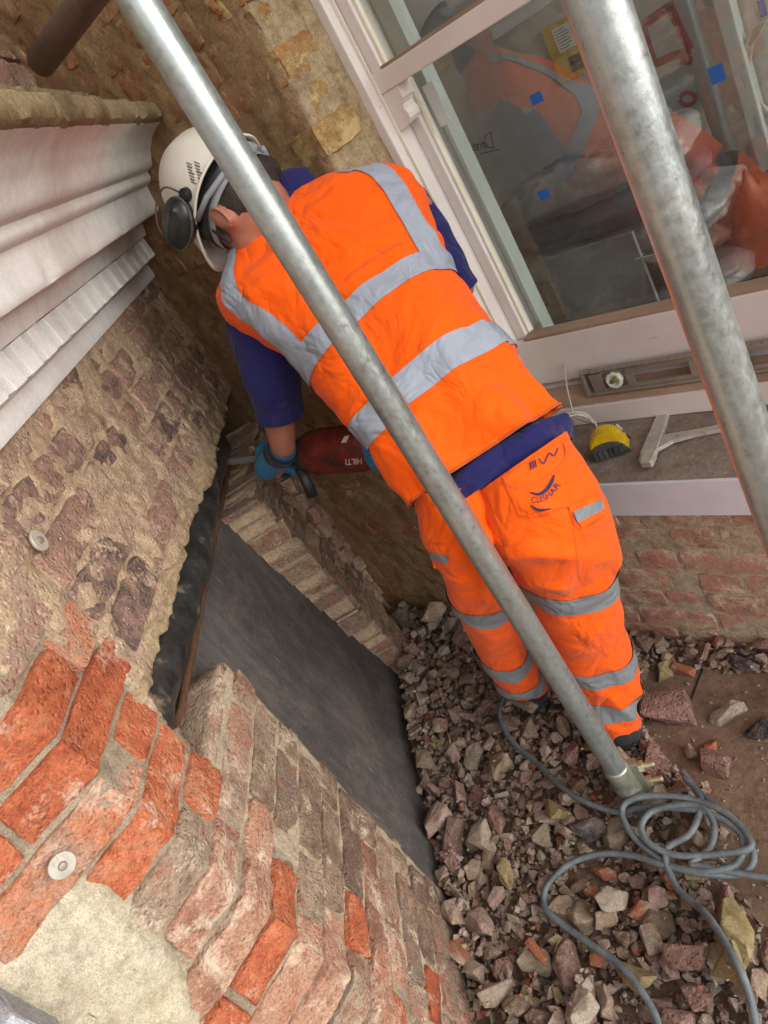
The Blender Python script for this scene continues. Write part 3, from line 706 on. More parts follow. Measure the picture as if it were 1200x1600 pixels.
# ogee horn under the stile
prof = [(-1.157, 1.5415), (-1.104, 1.5415), (-1.104, 1.515), (-1.108, 1.512), (-1.113, 1.504), (-1.114, 1.495), (-1.110, 1.484), (-1.111, 1.474), (-1.118, 1.466), (-1.130, 1.462), (-1.157, 1.462)]
bm = bmesh.new(); prism(bm, [Vector((x, 1.403, z)) for x, z in prof], Vector((0, .042, 0)))
mkbm('sash_horn', bm, 'paint_white', win)
box('lower_sash_stile', (-1.1572, 1.452, .88), (-1.127, 1.495, 1.56), 'paint_white', win, .003)
box('glazing_bead', (-1.1268, 1.462, .888), (-1.119, 1.478, 1.541), 'paint_edge', win, .002)
box('lower_sash_stile', (.06, 1.452, .88), (.094, 1.495, 1.56), 'paint_white', win, .003)
br = box('bottom_rail', (-1.157, 1.432, .748), (.094, 1.495, .878), 'paint_white', win, .003)
box('rail_top', (-1.126, 1.434, .8785), (.059, 1.474, .888), 'wood_bare', br, .002)
bm = bmesh.new(); bm_box(bm, (-1.157, 1.512, .80), (-1.112, 1.56, 2.35), .003); bm_box(bm, (-1.1115, 1.512, 2.28), (.1, 1.56, 2.35), .003)
mkbm('inner_lining', bm, 'teal_lining', win)
pane = mk('pane', [(-1.1265, 1.476, .889), (.06, 1.476, .889), (.06, 1.476, 1.541), (-1.1265, 1.476, 1.541)], [(0, 1, 2, 3)], 'glass', win)
mk('pane', [(-1.121, 1.425, 1.59), (.06, 1.425, 1.59), (.06, 1.425, 2.35), (-1.121, 1.425, 2.35)], [(0, 1, 2, 3)], 'glass', win)
# timber sub-sill: white front, bare worn top
def xprism(name, yz, x0, x1, mat, parent, fm=None):
    n = len(yz); V = [Vector((x0, y, z)) for y, z in yz] + [Vector((x1, y, z)) for y, z in yz]
    F = [tuple(range(n)), tuple(range(2 * n - 1, n - 1, -1))] + [(i, n + i, n + (i + 1) % n, (i + 1) % n) for i in range(n)]
    bm = bmesh.new(); vs = [bm.verts.new(v) for v in V]
    for f in F: bm.faces.new([vs[i] for i in f])
    bmesh.ops.bevel(bm, geom=bm.edges[:], offset=.004, segments=2, affect='EDGES')
    return mkbm(name, bm, mat, parent)
ss = xprism('timber_sill', [(1.368, .645), (1.368, .703), (1.47, .744), (1.47, .645)], -1.19, .14, 'paint_white', win)
V, F = [], []
for i in range(111):
    x = -1.188 + 1.326 * i / 110
    for k in range(5):
        y = 1.3685 + .064 * k / 4; V.append(Vector((x, y, .703 + (y - 1.368) * .402 + .0032 + .0015 * nz((x, y, 0), 30))))
for i in range(110):
    for k in range(4): F.append((i * 5 + k, i * 5 + k + 1, i * 5 + k + 6, i * 5 + k + 5))
mk('worn_top', V, F, 'wood_bare', ss, smooth=True)
st = xprism('stone_sill', [(1.160, .517), (1.160, .620), (1.372, .644), (1.372, .517)], -1.32, .30, 'paint_sill', win)
V, F = [], []
for i in range(136):
    x = -1.318 + 1.616 * i / 135
    for k in range(19):
        y = 1.163 + .206 * k / 18; V.append(Vector((x, y, .620 + (y - 1.160) * .1132 + .0030 + .0015 * nz((x, y, 3), 22))))
for i in range(135):
    for k in range(18): F.append((i * 19 + k, i * 19 + k + 1, i * 19 + k + 20, i * 19 + k + 19))
mk('dusty_top', V, F, 'sill_stone', st, smooth=True)
def sill_z(y): return .624 + (y - 1.160) * .1132

# writing and stickers on the lower pane (inside face, so the word reads backwards)
def stroke(pts2, w_, y, th=.0008):          # pts2: pixel polyline drawn on the plane at depth y
    P = [at_y(px, py, y) for px, py in pts2]; V, F = [], []
    for i, p in enumerate(P):
        d = (P[min(i + 1, len(P) - 1)] - P[max(i - 1, 0)]); d.y = 0; d.normalize(); s_ = Vector((-d.z, 0, d.x)) * w_
        V += [p - s_, p + s_]
    for i in range(len(P) - 1): F.append((2 * i, 2 * i + 1, 2 * i + 3, 2 * i + 2))
    return V, F
def strokes(name, lines, w_, y, mat, parent):
    V, F = [], []
    for ln in lines:
        P = catmull([Vector((a, b, 0)) for a, b in ln], 6) if len(ln) > 2 else [Vector((a, b, 0)) for a, b in ln]
        v, f = stroke([(p.x, p.y) for p in P], w_, y); k = len(V); V += v; F += [tuple(i + k for i in q) for q in f]
    return mk(name, V, F, mat, parent)
done = [[(771, 231), (769, 220), (767, 209)], [(773, 231), (764, 230), (758, 223), (758, 214), (763, 208), (770, 208)],       # D
        [(757, 226), (753, 222), (755, 228), (759, 231), (759, 225), (756, 223)],                                             # o
        [(752, 233), (751, 226), (748, 225), (746, 228), (748, 236)],                                                         # n
        [(744, 229), (740, 230), (740, 226), (744, 226), (745, 231), (742, 235), (738, 233)]]                                 # e
strokes('handwriting', done + [[(751, 240), (766, 237), (783, 233)]], .0008, 1.4745, 'ink_dark', pane)
for (c, w_, h_) in (((838, 154), .013, .010), ((850, 304), .013, .010), ((1120, 116), .012, .014)):
    p = at_y(*c, 1.4740); bm = bmesh.new(); bm_box(bm, (p.x - w_, 1.4738, p.z - h_), (p.x + w_, 1.4744, p.z + h_)); mkbm('blue_tape', bm, 'tape_blue', pane)
p, q = at_y(668, 128, 1.474), at_y(722, 192, 1.474)
box('paper_sticker', (-1.102, 1.4735, 1.42), (-1.072, 1.4745, 1.51), 'sticker', pane, 0)

# ------------------------------------------------------------------ the room behind the glass
def room(name, lo, hi, mat):
    o = box(name, lo, hi, mat, None, 0); o['kind'] = 'structure'; return o
rb = room('interior_back_wall', (-2.6, 2.30, .4), (.9, 2.36, 2.8), 'room_plaster')
room('interior_left_wall', (-2.66, 1.57, .4), (-2.6, 2.36, 2.8), 'room_plaster')
room('interior_right_wall', (.9, 1.57, .4), (.96, 2.36, .8), 'room_plaster')
room('interior_floor', (-2.66, 1.57, .34), (.96, 2.36, .4), 'room_floor')
room('interior_ceiling', (-2.66, 1.57, 2.8), (.96, 2.36, 2.86), 'room_plaster')
bm = bmesh.new(); bm_box(bm, (-2.6, 1.57, .4), (-1.197, 1.6, 2.8)); bm_box(bm, (.135, 1.57, .4), (.42, 1.6, 2.8)); bm_box(bm, (-1.196, 1.57, .4), (.134, 1.6, .75)); bm_box(bm, (-1.196, 1.57, 2.46), (.134, 1.6, 2.8))
o = mkbm('interior_window_wall', bm, 'room_plaster', None); o['kind'] = 'structure'
po = thing('wall_poster', 'yellow poster with a white text sheet on the room wall behind the glass', 'poster', (-1.22, 2.298, 1.33))
c = at_y(885, 78, 2.298)
box('sheet', (c.x - .05, 2.292, c.z - .078), (c.x + .05, 2.2985, c.z + .078), 'poster_yellow', po, 0)
pa = box('text_sheet', (c.x - .018, 2.290, c.z - .0), (c.x + .036, 2.2915, c.z + .066), 'paper_white', po, 0)
bm = bmesh.new()
for k in range(7): bm_box(bm, (c.x - .012, 2.2893, c.z + .008 + k * .008), (c.x + .030 - .010 * (k % 3 == 0), 2.2898, c.z + .0102 + k * .008))
mkbm('text_lines', bm, 'print_grey', pa)
box('dark_square', (c.x - .002, 2.290, c.z - .062), (c.x + .036, 2.2915, c.z - .020), 'ink_dark', po, 0)
def wstrokes(lines, w_, mat, name): return strokes(name, lines, w_, 2.2985, mat, rb)
wstrokes([[(1005, 40), (1048, 8)], [(1045, 6), (1062, 45), (1079, 78)], [(1080, 78), (1050, 88), (1024, 100)], [(1024, 103), (1012, 70), (1005, 42)], [(1062, 95), (1082, 94)]], .011, 'paint_red', 'red_paint_mark')
wstrokes([[(1062, 152), (1072, 145), (1086, 150), (1082, 162), (1068, 163), (1062, 155)]], .006, 'paint_red', 'red_paint_mark')
wstrokes([[(1188, 0), (1193, 20), (1195, 36)]], .008, 'tape_blue', 'blue_paint_mark')
# white post standing in the room
tag(box('timber_post', (-.775, 2.24, .4), (-.735, 2.29, 2.8), 'teal_lining', None, .004), 'pale upright post against the room wall behind the glass', 'post')
def bag(name, lab, c, sx, sy, sz, rz, mat, cat='bag'):
    V, F = [], []; n, m = 64, 24; ca, sa = cos(rz), sin(rz); sd = random.random() * 50
    for j in range(m + 1):
        ph = -pi / 2 + pi * j / m
        for i in range(n):
            th = 2 * pi * i / n
            f = lambda v, e: math.copysign(abs(v) ** e, v)
            x, y, z = f(cos(ph), .55) * f(cos(th), .45), f(cos(ph), .55) * f(sin(th), .45), f(sin(ph), .8)
            p = Vector((x * sx, y * sy, z * sz)); p.z *= 1 + .5 * (abs(noise.noise(Vector((p.x * 14, p.y * 14 + sd, 0)))) - .2) + .25 * noise.noise(Vector((p.x * 40, p.y * 40 + sd, 1))); p *= 1 + .10 * noise.noise(Vector((x * 2 + sd, y * 2, z * 2)))
            V.append(c + Vector((p.x * ca - p.y * sa, p.x * sa + p.y * ca, p.z)))
    for j in range(m):
        for i in range(n): F.append((j * n + i, j * n + (i + 1) % n, (j + 1) * n + (i + 1) % n, (j + 1) * n + i))
    o = mk(name, V, F, mat, None, smooth=True); return tag(o, lab, cat)
bag('wrapped_bundle', 'clear plastic wrapped bundle on top of the stack behind the glass', Vector((-1.02, 1.86, 1.10)), .26, .14, .05, .1, 'bag_white', 'bundle')
bag('cement_bag', 'dark sack second from the top of the stack behind the glass', Vector((-1.05, 1.86, 1.02)), .28, .16, .05, -.06, 'bag_dark')
bag('cement_bag', 'grey-white sack in the middle of the stack behind the glass', Vector((-1.0, 1.86, .935)), .29, .16, .05, .05, 'bag_white')
bag('cement_bag', 'brown sack below the grey-white one in the stack behind the glass', Vector((-1.04, 1.86, .85)), .29, .16, .05, 0, 'bag_brown')
bag('cement_bag', 'pale sack second from the bottom of the stack behind the glass', Vector((-1.0, 1.86, .765)), .30, .17, .05, .04, 'bag_white')
bag('cement_bag', 'rust-brown sack at the foot of the stack behind the glass', Vector((-.98, 1.86, .62)), .32, .18, .10, 0, 'bag_brown')
bag('rubble_sack', 'orange sack leaning beside the stacked bags behind the glass', Vector((-.66, 1.97, .66)), .12, .12, .24, .2, 'bag_orange', 'sack')
bag('rubble_sack', 'pale dusty sack at the right behind the scaffold pole, inside the room', Vector((-.42, 1.95, .66)), .18, .17, .24, 0, 'bag_brown', 'sack')
tag(box('plaster_board', (-1.12, 1.63, .42), (-.86, 1.642, 1.0), 'bag_white', None, .002, Matrix.Rotation(.0, 3, 'X')), 'pale board offcut leaning inside the window at its lower left', 'board')
P = []
for k in range(90):
    a = k * .42; r = .055 + .0005 * k; P.append(Vector((-.83 + r * cos(a), 1.70 + r * .8 * sin(a), .90 + .0004 * k)))
tag(tube('cable_coil', P, .003, 'wire_white', None, 6), 'coil of white cable lying just inside the window', 'cable')
P = []
for k in range(70):
    a = k * .36; r = .13 + .006 * sin(k * 1.7); P.append(Vector((-.66 + r * .7 * cos(a) + .01 * sin(k), 2.27 - .002 * (k % 5), 1.06 + r * sin(a))))
tag(tube('cable_coil', P, .004, 'wire_white', None, 6), 'pale cable coil hanging on the room wall beside the scaffold pole', 'cable')
tag(box('trestle_table', (-1.4, 1.66, .40), (-.3, 2.1, .52), 'room_floor', None, .004), 'low dark bench carrying the stacked bags inside the room', 'bench')

# ------------------------------------------------------------------ things on the sill
lv = thing('spirit_level', 'dusty aluminium spirit level leaning against the window rail on the timber sill', 'spirit level', (-.5, 1.40, .71))
x0 = -.985; xr = lambda px, py: at_y(px, py, 1.392).x
def LVL(lo, hi): return lo, hi
z0, z1 = .7165, .780; yb = 1.386
tilt = Matrix.Translation((0, 1.40, .7165)) @ Matrix.Rotation(radians(-8), 4, 'X') @ Matrix.Translation((0, -1.40, -.7165))
def lvbox(bm, a, b, zz0, zz1, y0, y1, bev=.0015):
    k = len(bm.verts); bm_box(bm, (a, y0, zz0), (b, y1, zz1), bev)
    bm.verts.ensure_lookup_table()
    for v in bm.verts[k:]: v.co = tilt @ v.co
bm = bmesh.new()
lvbox(bm, x0, .22, z0, z0 + .007, 1.384, 1.410); lvbox(bm, x0, .22, z1 - .007, z1, 1.384, 1.410)
va, vb = xr(940, 594), xr(976, 588); sa, sb = xr(985, 583), xr(1071, 562); sc_, sd_ = xr(1163, 545), -.30
segs = [(x0 + .022, va), (vb, sa), (sb, sc_), (sd_, -.1), (.05, .22)]
for a, b in segs: lvbox(bm, a, b, z0 + .0065, z1 - .0065, 1.392, 1.400, 0)
for a, b in ((sa, sb), (sc_, sd_), (-.1, .05)): lvbox(bm, a - .002, b + .002, z0 + .0065, z0 + .016, 1.392, 1.400, 0); lvbox(bm, a - .002, b + .002, z1 - .015, z1 - .0065, 1.392, 1.400, 0)
lvbox(bm, va - .002, vb + .002, z0 + .0065, z0 + .012, 1.392, 1.400, 0); lvbox(bm, va - .002, vb + .002, z1 - .012, z1 - .0065, 1.392, 1.400, 0)
lvbox(bm, x0 - .004, x0 + .004, z0 - .0005, z1 + .0005, 1.383, 1.411)
lvbox(bm, x0 + .018, x0 + .0235, z0 + .0065, z1 - .0065, 1.3915, 1.4005, 0)
mkbm('body', bm, 'aluminium', lv)
c = tilt @ Vector(((va + vb) / 2, 1.391, (z0 + z1) / 2)); nrm = (tilt.to_3x3() @ Vector((0, -1, 0)))
vr = lathe('vial_ring', c + nrm * -.006, nrm, [(0, .021), (.010, .022), (.012, .020), (.012, .0145), (.004, .014)], 'vial_white', lv, 8, False)
tube('vial', [c + nrm * .001 + Vector((-.013, 0, -.006)), c + nrm * .001 + Vector((.013, 0, .006))], .0055, 'vial_green', vr, 10)
bm = bmesh.new()
for k in range(60):
    a = x0 + .02 + k * .02; lvbox(bm, a, a + .0012, z1 + .0002, z1 + .0008, 1.385, 1.392 + (.006 if k % 5 == 0 else 0), 0)
mkbm('scale_marks', bm, 'ink_dark', lv)

tm = thing('tape_measure', 'yellow and black tape measure standing on the stone sill behind the orange trousers', 'tape measure', (-.90, 1.26, .635))
bx = Vector((.92, .36, 0)).normalized(); by = Vector((-.36, .92, 0)).normalized(); base = Vector((-.905, 1.262, sill_z(1.262) + .001))
def dpoly(r, z0=0, cut=.0):
    P = []; r *= 1.15
    for k in range(19):
        a = radians(-8 + 196 * k / 18) ; P.append((r * cos(a), r * .98 * sin(a) + r * .72))
    P += [(-r * 1.0, 0.0 + cut), (r * 1.18, 0.0 + cut), (r * 1.18, r * .3)]
    return P
bm = bmesh.new(); prism(bm, [base + bx * x + Vector((0, 0, z)) - by * .022 for x, z in dpoly(.034)], by * .044)
bmesh.ops.bevel(bm, geom=bm.edges[:], offset=.004, segments=2, affect='EDGES'); body = mkbm('case', bm, 'tape_yellow', tm, smooth=False)
for s_ in (-1, 1):
    bm = bmesh.new(); prism(bm, [base + bx * x * 1.06 + Vector((0, 0, z * .62)) + by * (s_ * .0225) for x, z in dpoly(.0345, 0)], by * (s_ * .006))
    bmesh.ops.bevel(bm, geom=bm.edges[:], offset=.002, segments=2, affect='EDGES'); mkbm('rubber_grip', bm, 'tape_black', tm)
bm = bmesh.new()
for k in range(6):
    p = base + bx * (-.030 + k * .012) - by * .0305; bm_box(bm, (-.004, -.002, .004), (.004, .002, .026), .001, None)
    bm.verts.ensure_lookup_table()
    for v in bm.verts[-(len(bm.verts) // (k + 1)):]: v.co = p + bx * v.co.x + by * v.co.y + Vector((0, 0, v.co.z))
mkbm('grip_rib', bm, 'tape_black', tm)
bm = bmesh.new(); prism(bm, [base + bx * (.017 * a) + by * (.014 * b) + Vector((0, 0, .0585 - .004 * abs(a))) for a, b in ((-1, -1), (1, -1), (1, 1), (-1, 1))], Vector((0, 0, .0018))); mkbm('label', bm, 'paper_white', body)
tube('belt_clip', [base + bx * .03 + by * .028 + Vector((0, 0, .05)), base + bx * .036 + by * .034 + Vector((0, 0, .03)), base + bx * .03 + by * .034 + Vector((0, 0, .012))], .003, 'bracket_metal', tm, 6)

mb = thing('metal_bracket', 'paint-spattered metal bracket lying on the stone sill beside the tape measure', 'bracket', (-.78, 1.28, .64))
zb = .640
def plate(pts, th, z=zb):
    bm = bmesh.new(); P = [at_z(px, py, z) for px, py in pts]; prism(bm, P, Vector((0, 0, th))); bmesh.ops.bevel(bm, geom=bm.edges[:], offset=.0015, segments=1, affect='EDGES'); return bm
mkbm('bar', plate([(1034, 640), (1048, 650), (1022, 728), (1000, 726), (1004, 712)], .012), 'bracket_metal', mb)
mkbm('arm', plate([(1018, 690), (1040, 683), (1085, 676), (1125, 668), (1128, 676), (1085, 684), (1052, 692), (1030, 706), (1020, 708)], .009, zb + .001), 'bracket_metal', mb)
mkbm('tab', plate([(1008, 714), (1020, 704), (1027, 716), (1020, 731), (1003, 731)], .016, zb + .0005), 'bracket_metal', mb)

P = []
for k in range(120):
    a = k / 120 * 2 * pi * 5; r = .034 + .004 * sin(k * .31) + .00006 * k
    P.append(Vector((-1.0 + r * 1.0 * cos(a) + .004 * sin(k * .9), 1.30 + .030 * cos(a) + .012 * (k / 120 - .5), .675 + r * 1.35 * sin(a))))
P += [Vector((-1.01, 1.33, .70)), Vector((-1.03, 1.38, .75)), Vector((-1.04, 1.425, .80))]
tag(tube('wire_coil', P, .0022, 'wire_white', None, 6), 'coil of thin pale wire standing on the sill at the hip of the orange trousers', 'wire')

# ------------------------------------------------------------------ scaffolding
def pole(name, x, y, z0, z1, lab, n=32, r=.025):
    o = thing(name, lab, 'scaffold pole', (x, y, z0), 'galvanised scaffold standards')
    zs = [z0 + (z1 - z0) * k / 40 for k in range(41)]
    V, F = tube_vf([Vector((x, y, z)) for z in zs], [r * (1 + .006 * nz((z, x, 0), 5)) for z in zs], n, False)
    tb = mk('tube', V, F, 'galvanised', o, smooth=True); md = tb.modifiers.new('wall', 'SOLIDIFY'); md.thickness = .004; md.offset = -1
    return o
p1 = pole('scaffold_pole', -.842, .703, .055, 3.6, 'galvanised scaffold pole crossing in front of the bending worker, its foot in the rubble')
pole('scaffold_pole', -.318, .683, .0, 3.6, 'thick near scaffold pole at the right in front of the window')
pb = Vector((-.842, .703, 0)); up = Vector((0, 0, 1))
cp = lathe('sleeve_coupler', pb + up * .058, up, [(0, .0285), (.004, .030), (.060, .030), (.064, .0285), (.070, .0285), (.124, .0290), (.128, .0265), (.1285, .0255)], 'coupler', p1, 28)
lathe('spigot', pb + up * -.03, up, [(0, .021), (.085, .0215), (.0885, .021)], 'galvanised', p1, 24)
bd = (AX * .9 - AY * .15); bd.z = 0; bd.normalize(); fd = Vector((-bd.y, bd.x, 0))
bm = bmesh.new(); bm_box(bm, (-.006, -.011, .068), (.018, .011, .176), .003)
for v in bm.verts: v.co = pb + bd * (.026 + v.co.x) + fd * v.co.y + up * v.co.z
mkbm('coupler_flange', bm, 'coupler', p1)
for zc in (.092, .150):
    bo = lathe('bolt', pb + bd * .030 + fd * .004 + up * zc, bd + fd * -.25, [(0, .008), (.012, .008), (.012, .0125), (.024, .0125), (.024, .007), (.048, .007), (.050, .005)], 'bolt_brass', p1, 12)
    lathe('nut', pb + bd * .044 + fd * .0005 + up * zc, bd + fd * -.25, [(0, .014), (.011, .014), (.012, .012)], 'bolt_brass', bo, 6, False)
t3 = thing('scaffold_tube', 'dark stained horizontal scaffold tube ending above the cornice at top left', 'scaffold pole', (-1.38, .885, 1.905))
V, F = tube_vf([Vector((-1.385 + 2.9 * k / 20, .885, 1.905)) for k in range(21)], .0245, 28, False)
tb = mk('tube', V, F, 'galvanised_dark', t3, smooth=True); md = tb.modifiers.new('wall', 'SOLIDIFY'); md.thickness = .004; md.offset = -1
lathe('end_plug', Vector((-1.383, .885, 1.905)), Vector((-1, 0, 0)), [(0, .0245), (.003, .0235), (.006, .018), (.007, .006)], 'galvanised_dark', t3, 24)

# ------------------------------------------------------------------ rubble
random.seed(21)
def stone_mesh(seed, flat=1.0):
    rnd = random.Random(seed); bm = bmesh.new()
    for _ in range(rnd.randint(9, 14)):
        v = Vector((rnd.gauss(0, 1), rnd.gauss(0, 1), rnd.gauss(0, 1))).normalized()
        v = Vector((math.copysign(abs(v.x) ** .75, v.x), math.copysign(abs(v.y) ** .75, v.y) * .78, math.copysign(abs(v.z) ** .75, v.z) * .62 * flat)); bm.verts.new(v)
    g = bmesh.ops.convex_hull(bm, input=bm.verts[:])
    bmesh.ops.delete(bm, geom=[e for e in g['geom_interior'] if isinstance(e, bmesh.types.BMVert)], context='VERTS')
    bmesh.ops.dissolve_limit(bm, angle_limit=radians(14), verts=bm.verts[:], edges=bm.edges[:])
    bmesh.ops.bevel(bm, geom=bm.edges[:], offset=.05, segments=1, affect='EDGES')
    bmesh.ops.triangulate(bm, faces=bm.faces[:])
    bmesh.ops.subdivide_edges(bm, edges=[e for e in bm.edges if e.calc_length() > .45], cuts=1)
    for v in bm.verts: v.co += v.co.normalized() * (.09 * nz(v.co + Vector((seed, 0, 0)), 1.9, 3))
    bmesh.ops.triangulate(bm, faces=bm.faces[:])
    bmesh.ops.recalc_face_normals(bm, faces=bm.faces[:])
    me = bpy.data.meshes.new('rubble_stone'); bm.to_mesh(me); bm.free(); me.materials.append(None)
    return me
STM = [stone_mesh(100 + k, random.choice((.6, .8, 1.0, 1.1))) for k in range(26)]
def girth(me):
    X = [v.co for v in me.vertices]; return min(max(v[i] for v in X) - min(v[i] for v in X) for i in range(3)) + .4 * min(max(v[i] for v in X) - min(v[i] for v in X) for i in range(2))
ROUND = sorted(STM, key=girth, reverse=True)[:9]
RM = ['rubble_mauve'] * 8 + ['rubble_brown'] * 7 + ['rubble_tan'] * 4 + ['rubble_pink'] * 3 + ['rubble_yellow'] * 1 + ['rubble_orange'] * 1
HX0, HY0, HR, HN = -2.2, -.6, .006, 330
import numpy as np
HM = np.zeros((HN, HN), dtype=np.float32)
for j in range(HN):
    for i in range(HN): HM[j, i] = ground_z(HX0 + i * HR, HY0 + j * HR)
def footprint(x, y, r):
    i0, i1 = int((x - r - HX0) / HR), int((x + r - HX0) / HR) + 1; j0, j1 = int((y - r - HY0) / HR), int((y + r - HY0) / HR) + 1
    i0, j0, i1, j1 = max(0, i0), max(0, j0), min(HN, i1), min(HN, j1)
    if i1 <= i0 or j1 <= j0: return None
    X = HX0 + np.arange(i0, i1) * HR - x; Y = HY0 + np.arange(j0, j1) * HR - y
    D = (X[None, :] ** 2 + Y[:, None] ** 2) / (r * r); return (slice(j0, j1), slice(i0, i1)), D
def settle(x, y, r, hz):
    fp = footprint(x, y, r)
    if fp is None: return .0
    sl_, D = fp; m = D < .8; H = HM[sl_]
    if not m.any(): return .0
    base = float(np.percentile(H[m], 62)); zc = base + hz * .55
    top = zc + hz * np.sqrt(np.clip(1 - D, 0, 1)) * .9
    HM[sl_] = np.where(D < 1, np.maximum(H, top), H); return zc
POLY = [(-1.00, .11), (-1.40, .50), (-1.94, 1.05), (-2.02, 1.20), (-1.30, 1.205), (-.62, 1.205), (-.62, 1.145), (-.95, 1.12), (-1.00, 1.0), (-.90, .90), (-.83, .84), (-.72, .80), (-.66, .72), (-.60, .60), (-.52, .55), (-.40, .42), (-.30, .2), (-.35, -.1), (-.6, -.3), (-.85, -.25), (-.90, .0)]
def inside(x, y, P=POLY):
    c = False; n = len(P)
    for i in range(n):
        (x1, y1), (x2, y2) = P[i], P[i - 1]
        if (y1 > y) != (y2 > y) and x < (x2 - x1) * (y - y1) / (y2 - y1) + x1: c = not c
    return c
def rpoint(P=POLY):
    while True:
        x, y = random.uniform(-2.05, -.3), random.uniform(-.3, 1.21)
        if inside(x, y, P) and x + y > -.86: return x, y
# fine rubble underneath: nobody could count it
SV, SF_, SM_ = [], [], []
SMALL = []
for me in STM[:12]: SMALL.append(([v.co.copy() for v in me.vertices], [tuple(p.vertices) for p in me.polygons]))
LOW = []
for k in range(10):
    bm = bmesh.new(); rnd = random.Random(k)
    for _ in range(9): bm.verts.new(Vector((rnd.gauss(0, 1), rnd.gauss(0, 1), rnd.gauss(0, 1))).normalized() * Vector((1, .8, .6)).length * .75)
    g = bmesh.ops.convex_hull(bm, input=bm.verts[:]); bm.verts.index_update()
    LOW.append(([v.co.copy() for v in bm.verts], [tuple(v.index for v in f.verts) for f in bm.faces])); bm.free()
SMATS = ['rubble_mauve', 'rubble_brown', 'rubble_tan', 'rubble_pink', 'rubble_yellow', 'rubble_orange', 'dirt']
def add_small(x, y, r, z=None):
    V, F = random.choice(LOW); R3 = Matrix.Rotation(random.uniform(0, 6.28), 3, 'Z') @ Matrix.Rotation(random.uniform(-.6, .6), 3, 'X')
    zc = settle(x, y, r, r * .6) if z is None else z
    k = len(SV); mi = random.choice([0, 0, 0, 0, 0, 1, 1, 1, 1, 2, 2, 3, 3, 4, 5, 6, 6, 6])
    for v in V: SV.append(R3 @ Vector((v.x * r, v.y * r * .85, v.z * r * .7)) + Vector((x, y, zc)))
    for f in F: SF_.append(tuple(i + k for i in f)); SM_.append(mi)
for _ in range(7500):
    x, y = rpoint(); add_small(x, y, random.uniform(.004, .016))
for _ in range(700):
    s_ = random.uniform(.2, 1.5); p = WL(s_, 0, random.uniform(-.02, .06)); add_small(p.x, p.y, random.uniform(.005, .016))
for _ in range(900):                                             # crumbs on the bare dirt
    x, y = random.uniform(-1.05, -.3), random.uniform(.3, 1.2)
    if random.random() < .75: add_small(x, y, random.uniform(.0015, .005))
OBJ_ST = []
def stone(x, y, r, mat, me=None, z=None, tilt=.5, sq=1.0, lab=None, cat='stone', grp='brick rubble on the dirt floor', name='brick_fragment', rz=None, sy=1.0):
    o = bpy.data.objects.new(name, me or random.choice(STM)); COL.objects.link(o)
    o.scale = (r, r * sy * random.uniform(.85, 1.1), r * sq); o.rotation_euler = (random.uniform(-tilt, tilt), random.uniform(-tilt, tilt), random.uniform(0, 6.28) if rz is None else rz)
    zc = settle(x, y, r * .85, r * .5 * sq) if z is None else z
    o.location = (x, y, zc); o.material_slots[0].link = 'OBJECT'; o.material_slots[0].material = M[mat]
    tag(o, lab or 'rough brown brick fragment lying in the rubble on the dirt floor', cat, grp); OBJ_ST.append(o); return o
